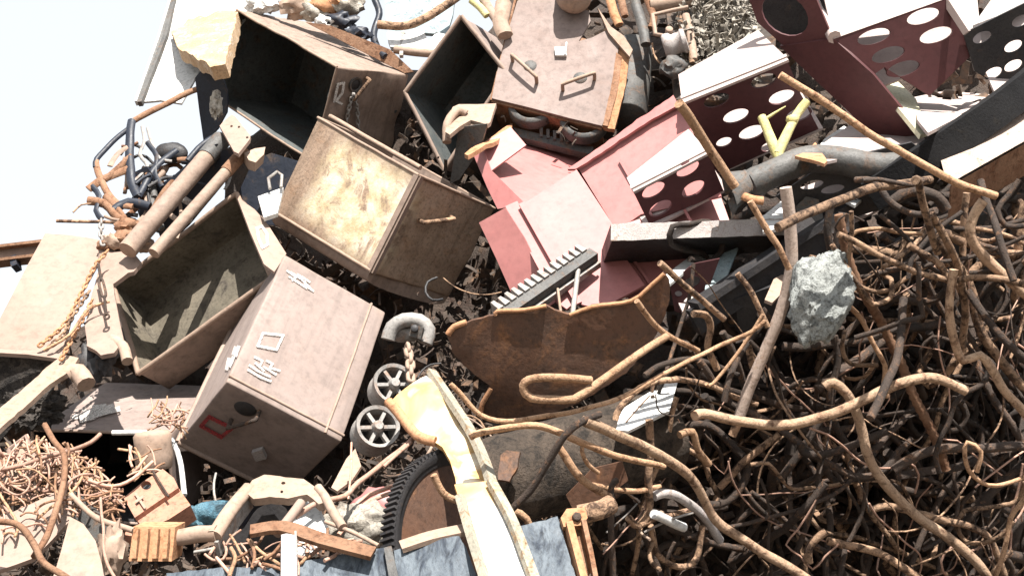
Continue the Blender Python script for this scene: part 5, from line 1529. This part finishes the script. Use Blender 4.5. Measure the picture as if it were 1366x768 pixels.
# the rest of the tangle
def walk(x, y, step, n, kink):
    a = random.choice((random.gauss(1.15, .5), random.gauss(2.0, .45), random.uniform(0, 6.3)))
    cv = random.gauss(0, .10)
    pts, off, do = [(x, y)], 0, random.gauss(0, .035)
    zs = [0]
    for i in range(n):
        if random.random() < kink:
            cv = random.gauss(0, .65)
        elif random.random() < .3:
            cv = random.gauss(0, .12)
        a += cv
        x, y = x + math.cos(a) * step, y + math.sin(a) * step
        pts.append((x, y))
        do += random.gauss(0, .012)
        zs.append(zs[-1] + max(-.06, min(.06, do)))
    return pts, zs
def rod_geo(lo, hi, wlo, whi, nlo, nhi):
    while True:
        x, y = random.uniform(800, 1420), random.uniform(240, 800)
        if inside(x, y, POLY):
            break
    pts, zs = walk(x, y, 24, random.randint(nlo, nhi), .22)
    keep = [k for k, p in enumerate(pts) if inside(*p, POLY)]
    m = len(keep) and max(keep) + 1
    pts, zs = pts[:max(3, m)], zs[:max(3, m)]
    o0 = random.uniform(lo, hi)
    mid = zs[len(zs) // 2]
    ps = [W(px, py, DR(px, py) + max(lo - .06, o0 + z - mid)) for (px, py), z in zip(pts, zs)]
    wp = random.choice((random.uniform(wlo, whi), random.uniform(wlo, (wlo + whi) / 2)))
    kind = random.random()
    rod_geo.say = ('thick ' if wp > 10.5 else 'thin ' if wp < 7.5 else '') + ('ribbed ' if kind < .2 else 'flattened ' if kind > .85 else 'bent ')
    return G().tube(ps, wp * DR(x, y) / F / 2, 7, .03 if kind > .2 else .016, wob=.007, rib=1.2 if kind < .2 else None, flat=.45 if kind > .85 else 1)
for k in range(190):
    front = k < 34
    g = rod_geo(-.30, -.05, 4, 11, 7, 15) if front else rod_geo(.0, .48, 5, 15, 9, 20)
    mt = random.choice(('rod', 'rod_dark', 'rod_dark', 'rod_dark') if front else ('rod_dark', 'rod_dark', 'rod_dark', 'rod'))
    lb = rod_geo.say + ('blackish' if mt == 'rod_dark' else 'tan rusty') + (' rod lying on top of the rod tangle' if front else ' rod half buried in the rod tangle')
    solo('steel_rod', g, mt, lb, 'rod', lb.split(' in ')[0].split(' on ')[0] + ' pieces')
for k in range(34):                  # rods added over the tangle's upper right to cast dappled shade
    while True:
        x, y = random.uniform(1190, 1560), random.uniform(235, 400)
        if y < 430 - (x - 1190) * .3:
            break
    pts, zs = walk(x, y, 24, random.randint(4, 9), .14)
    o0 = random.uniform(-.55, -.1)
    g = G().tube([W(px, max(py, 240), DR(px, py) + o0 + z) for (px, py), z in zip(pts, zs)], random.uniform(5, 12) * 4.2 / F / 2, 8, .03, wob=.007)
    solo('steel_rod', g, random.choice(('rod', 'rod_dark')), 'bent rusty rod in the cluster under the pale plank', 'rod', 'rods under the plank')
g = G()
for k in range(240):
    q = rod_geo(.35, .85, 8, 15, 9, 20)
    g.add(q.v, q.f)
stuff('deep_rods', g, 'rod_deep', 'dark mass of rods deep inside the tangle', 'rods')
GW = 'thin wire curling through the rod tangle'
for k in range(90):
    g = rod_geo(-.42, .1, 1.4, 3.4, 5, 12)
    solo('thin_wire', g, random.choice(('rod', 'rod_dark', 'wire')), GW, 'wire', 'thin wires in the rod tangle')

# ------------------------------------------------------------------ wires at the lower left
def free_wire(pts, wpx, off, mat, label, group=None, n=6, name='wire'):
    r = px2m(wpx, *pts[0], off) / 2
    return solo(name, G().tube([Q(x, y, off) for x, y in pts], r, n, .02, wob=.004), mat, label, 'wire', group)
free_wire([(60, 566), (72, 588), (85, 606), (84, 640), (74, 683), (62, 715), (46, 742)], 8, -.52, 'rust', 'dark brown rod hanging over the wire nest', name='steel_rod')
free_wire([(-10, 694), (25, 700), (45, 726), (60, 752), (95, 775)], 9, -.56, 'rust', 'brown rod curling at the foot of the angle plate', name='steel_rod')
free_wire([(134, 579), (122, 590), (100, 599), (60, 610), (25, 622), (-10, 628)], 6, -.40, 'wire', 'pale wire with ball end in front of the dark bin mouth')
free_wire([(118, 640), (150, 648), (178, 638), (204, 616)], 5, -.36, 'wire', 'wire stretching from the nest to the tan canister')
free_wire([(94, 660), (130, 690), (178, 708)], 8, -.42, 'tan', 'straight tan rod from the nest to the ribbed block', name='steel_rod')
free_wire([(134, 664), (138, 700), (140, 740), (158, 780)], 4, -.46, 'wire', 'thin wire hanging beside the knobbly fitting')
free_wire([(551, 584), (536, 600), (520, 612), (478, 643), (461, 662), (422, 671), (394, 688)], 7, -.34, 'wire', 'pinkish rod bent between the pulleys and the bent frame', name='steel_rod')
free_wire([(549, 590), (530, 606), (512, 622)], 5, -.36, 'wire', 'short rod alongside the pinkish bent rod', name='steel_rod')
free_wire([(468, 590), (467, 630), (464, 665)], 3, -.34, 'wire', 'thin wire hanging below the lower pulley')
free_wire([(433, 696), (470, 710), (505, 728)], 6, -.34, 'tan', 'tan rod lying on the crushed grey mesh', name='steel_rod')
NEST = [(-20, 610), (40, 585), (100, 600), (140, 630), (165, 670), (150, 700), (100, 680), (60, 700), (-20, 720)]
random.seed(17)
def nest(poly, cnt, box, wlo, whi, olo, ohi, label, group, steps=(6, 15), st=9):
    k = 0
    while k < cnt:
        x, y = random.uniform(box[0], box[2]), random.uniform(box[1], box[3])
        if not inside(x, y, poly):
            continue
        a = random.gauss(-.5, .9)
        cv = random.gauss(0, .26)
        pts = [(x, y)]
        for i in range(random.randint(*steps)):
            a += cv + random.gauss(0, .22)
            x, y = x + math.cos(a) * st, y + math.sin(a) * st
            pts.append((x, y))
            if not inside(x, y, poly):
                break
        if len(pts) < 3:
            continue
        o = random.uniform(olo, ohi)
        r = px2m(random.uniform(wlo, whi), *pts[0], o) / 2
        g = G().tube([Q(px, py, o + random.gauss(0, .012)) for px, py in pts], r, 6, .025, wob=.006)
        solo('wire', g, random.choice(('wire', 'wire', 'rod_orange', 'rust')), label, 'wire', group)
        k += 1
nest(NEST, 190, (-20, 580, 165, 720), 2.0, 4, -.42, -.12, 'pinkish rusty wire in the nest before the dark bin mouth', 'wires of the nest')
nest([(192, 538), (245, 535), (248, 580), (195, 585)], 26, (190, 535, 248, 585), 1.6, 3, -.20, -.08, 'fine orange wire in the tuft by the pale bin corner', 'fine wires by the bin corner', (3, 6), 9)
nest([(165, 600), (205, 580), (215, 630), (170, 640)], 14, (165, 580, 215, 640), 2, 4, -.26, -.12, 'fine wire hanging round the tan canister', 'wires round the canister', (3, 6), 10)
nest([(275, 715), (470, 715), (470, 752), (275, 760)], 34, (275, 715, 470, 760), 2, 6, -.42, -.25, 'tan wire lying over the blue plates', 'wires on the blue plates', (3, 7), 14)
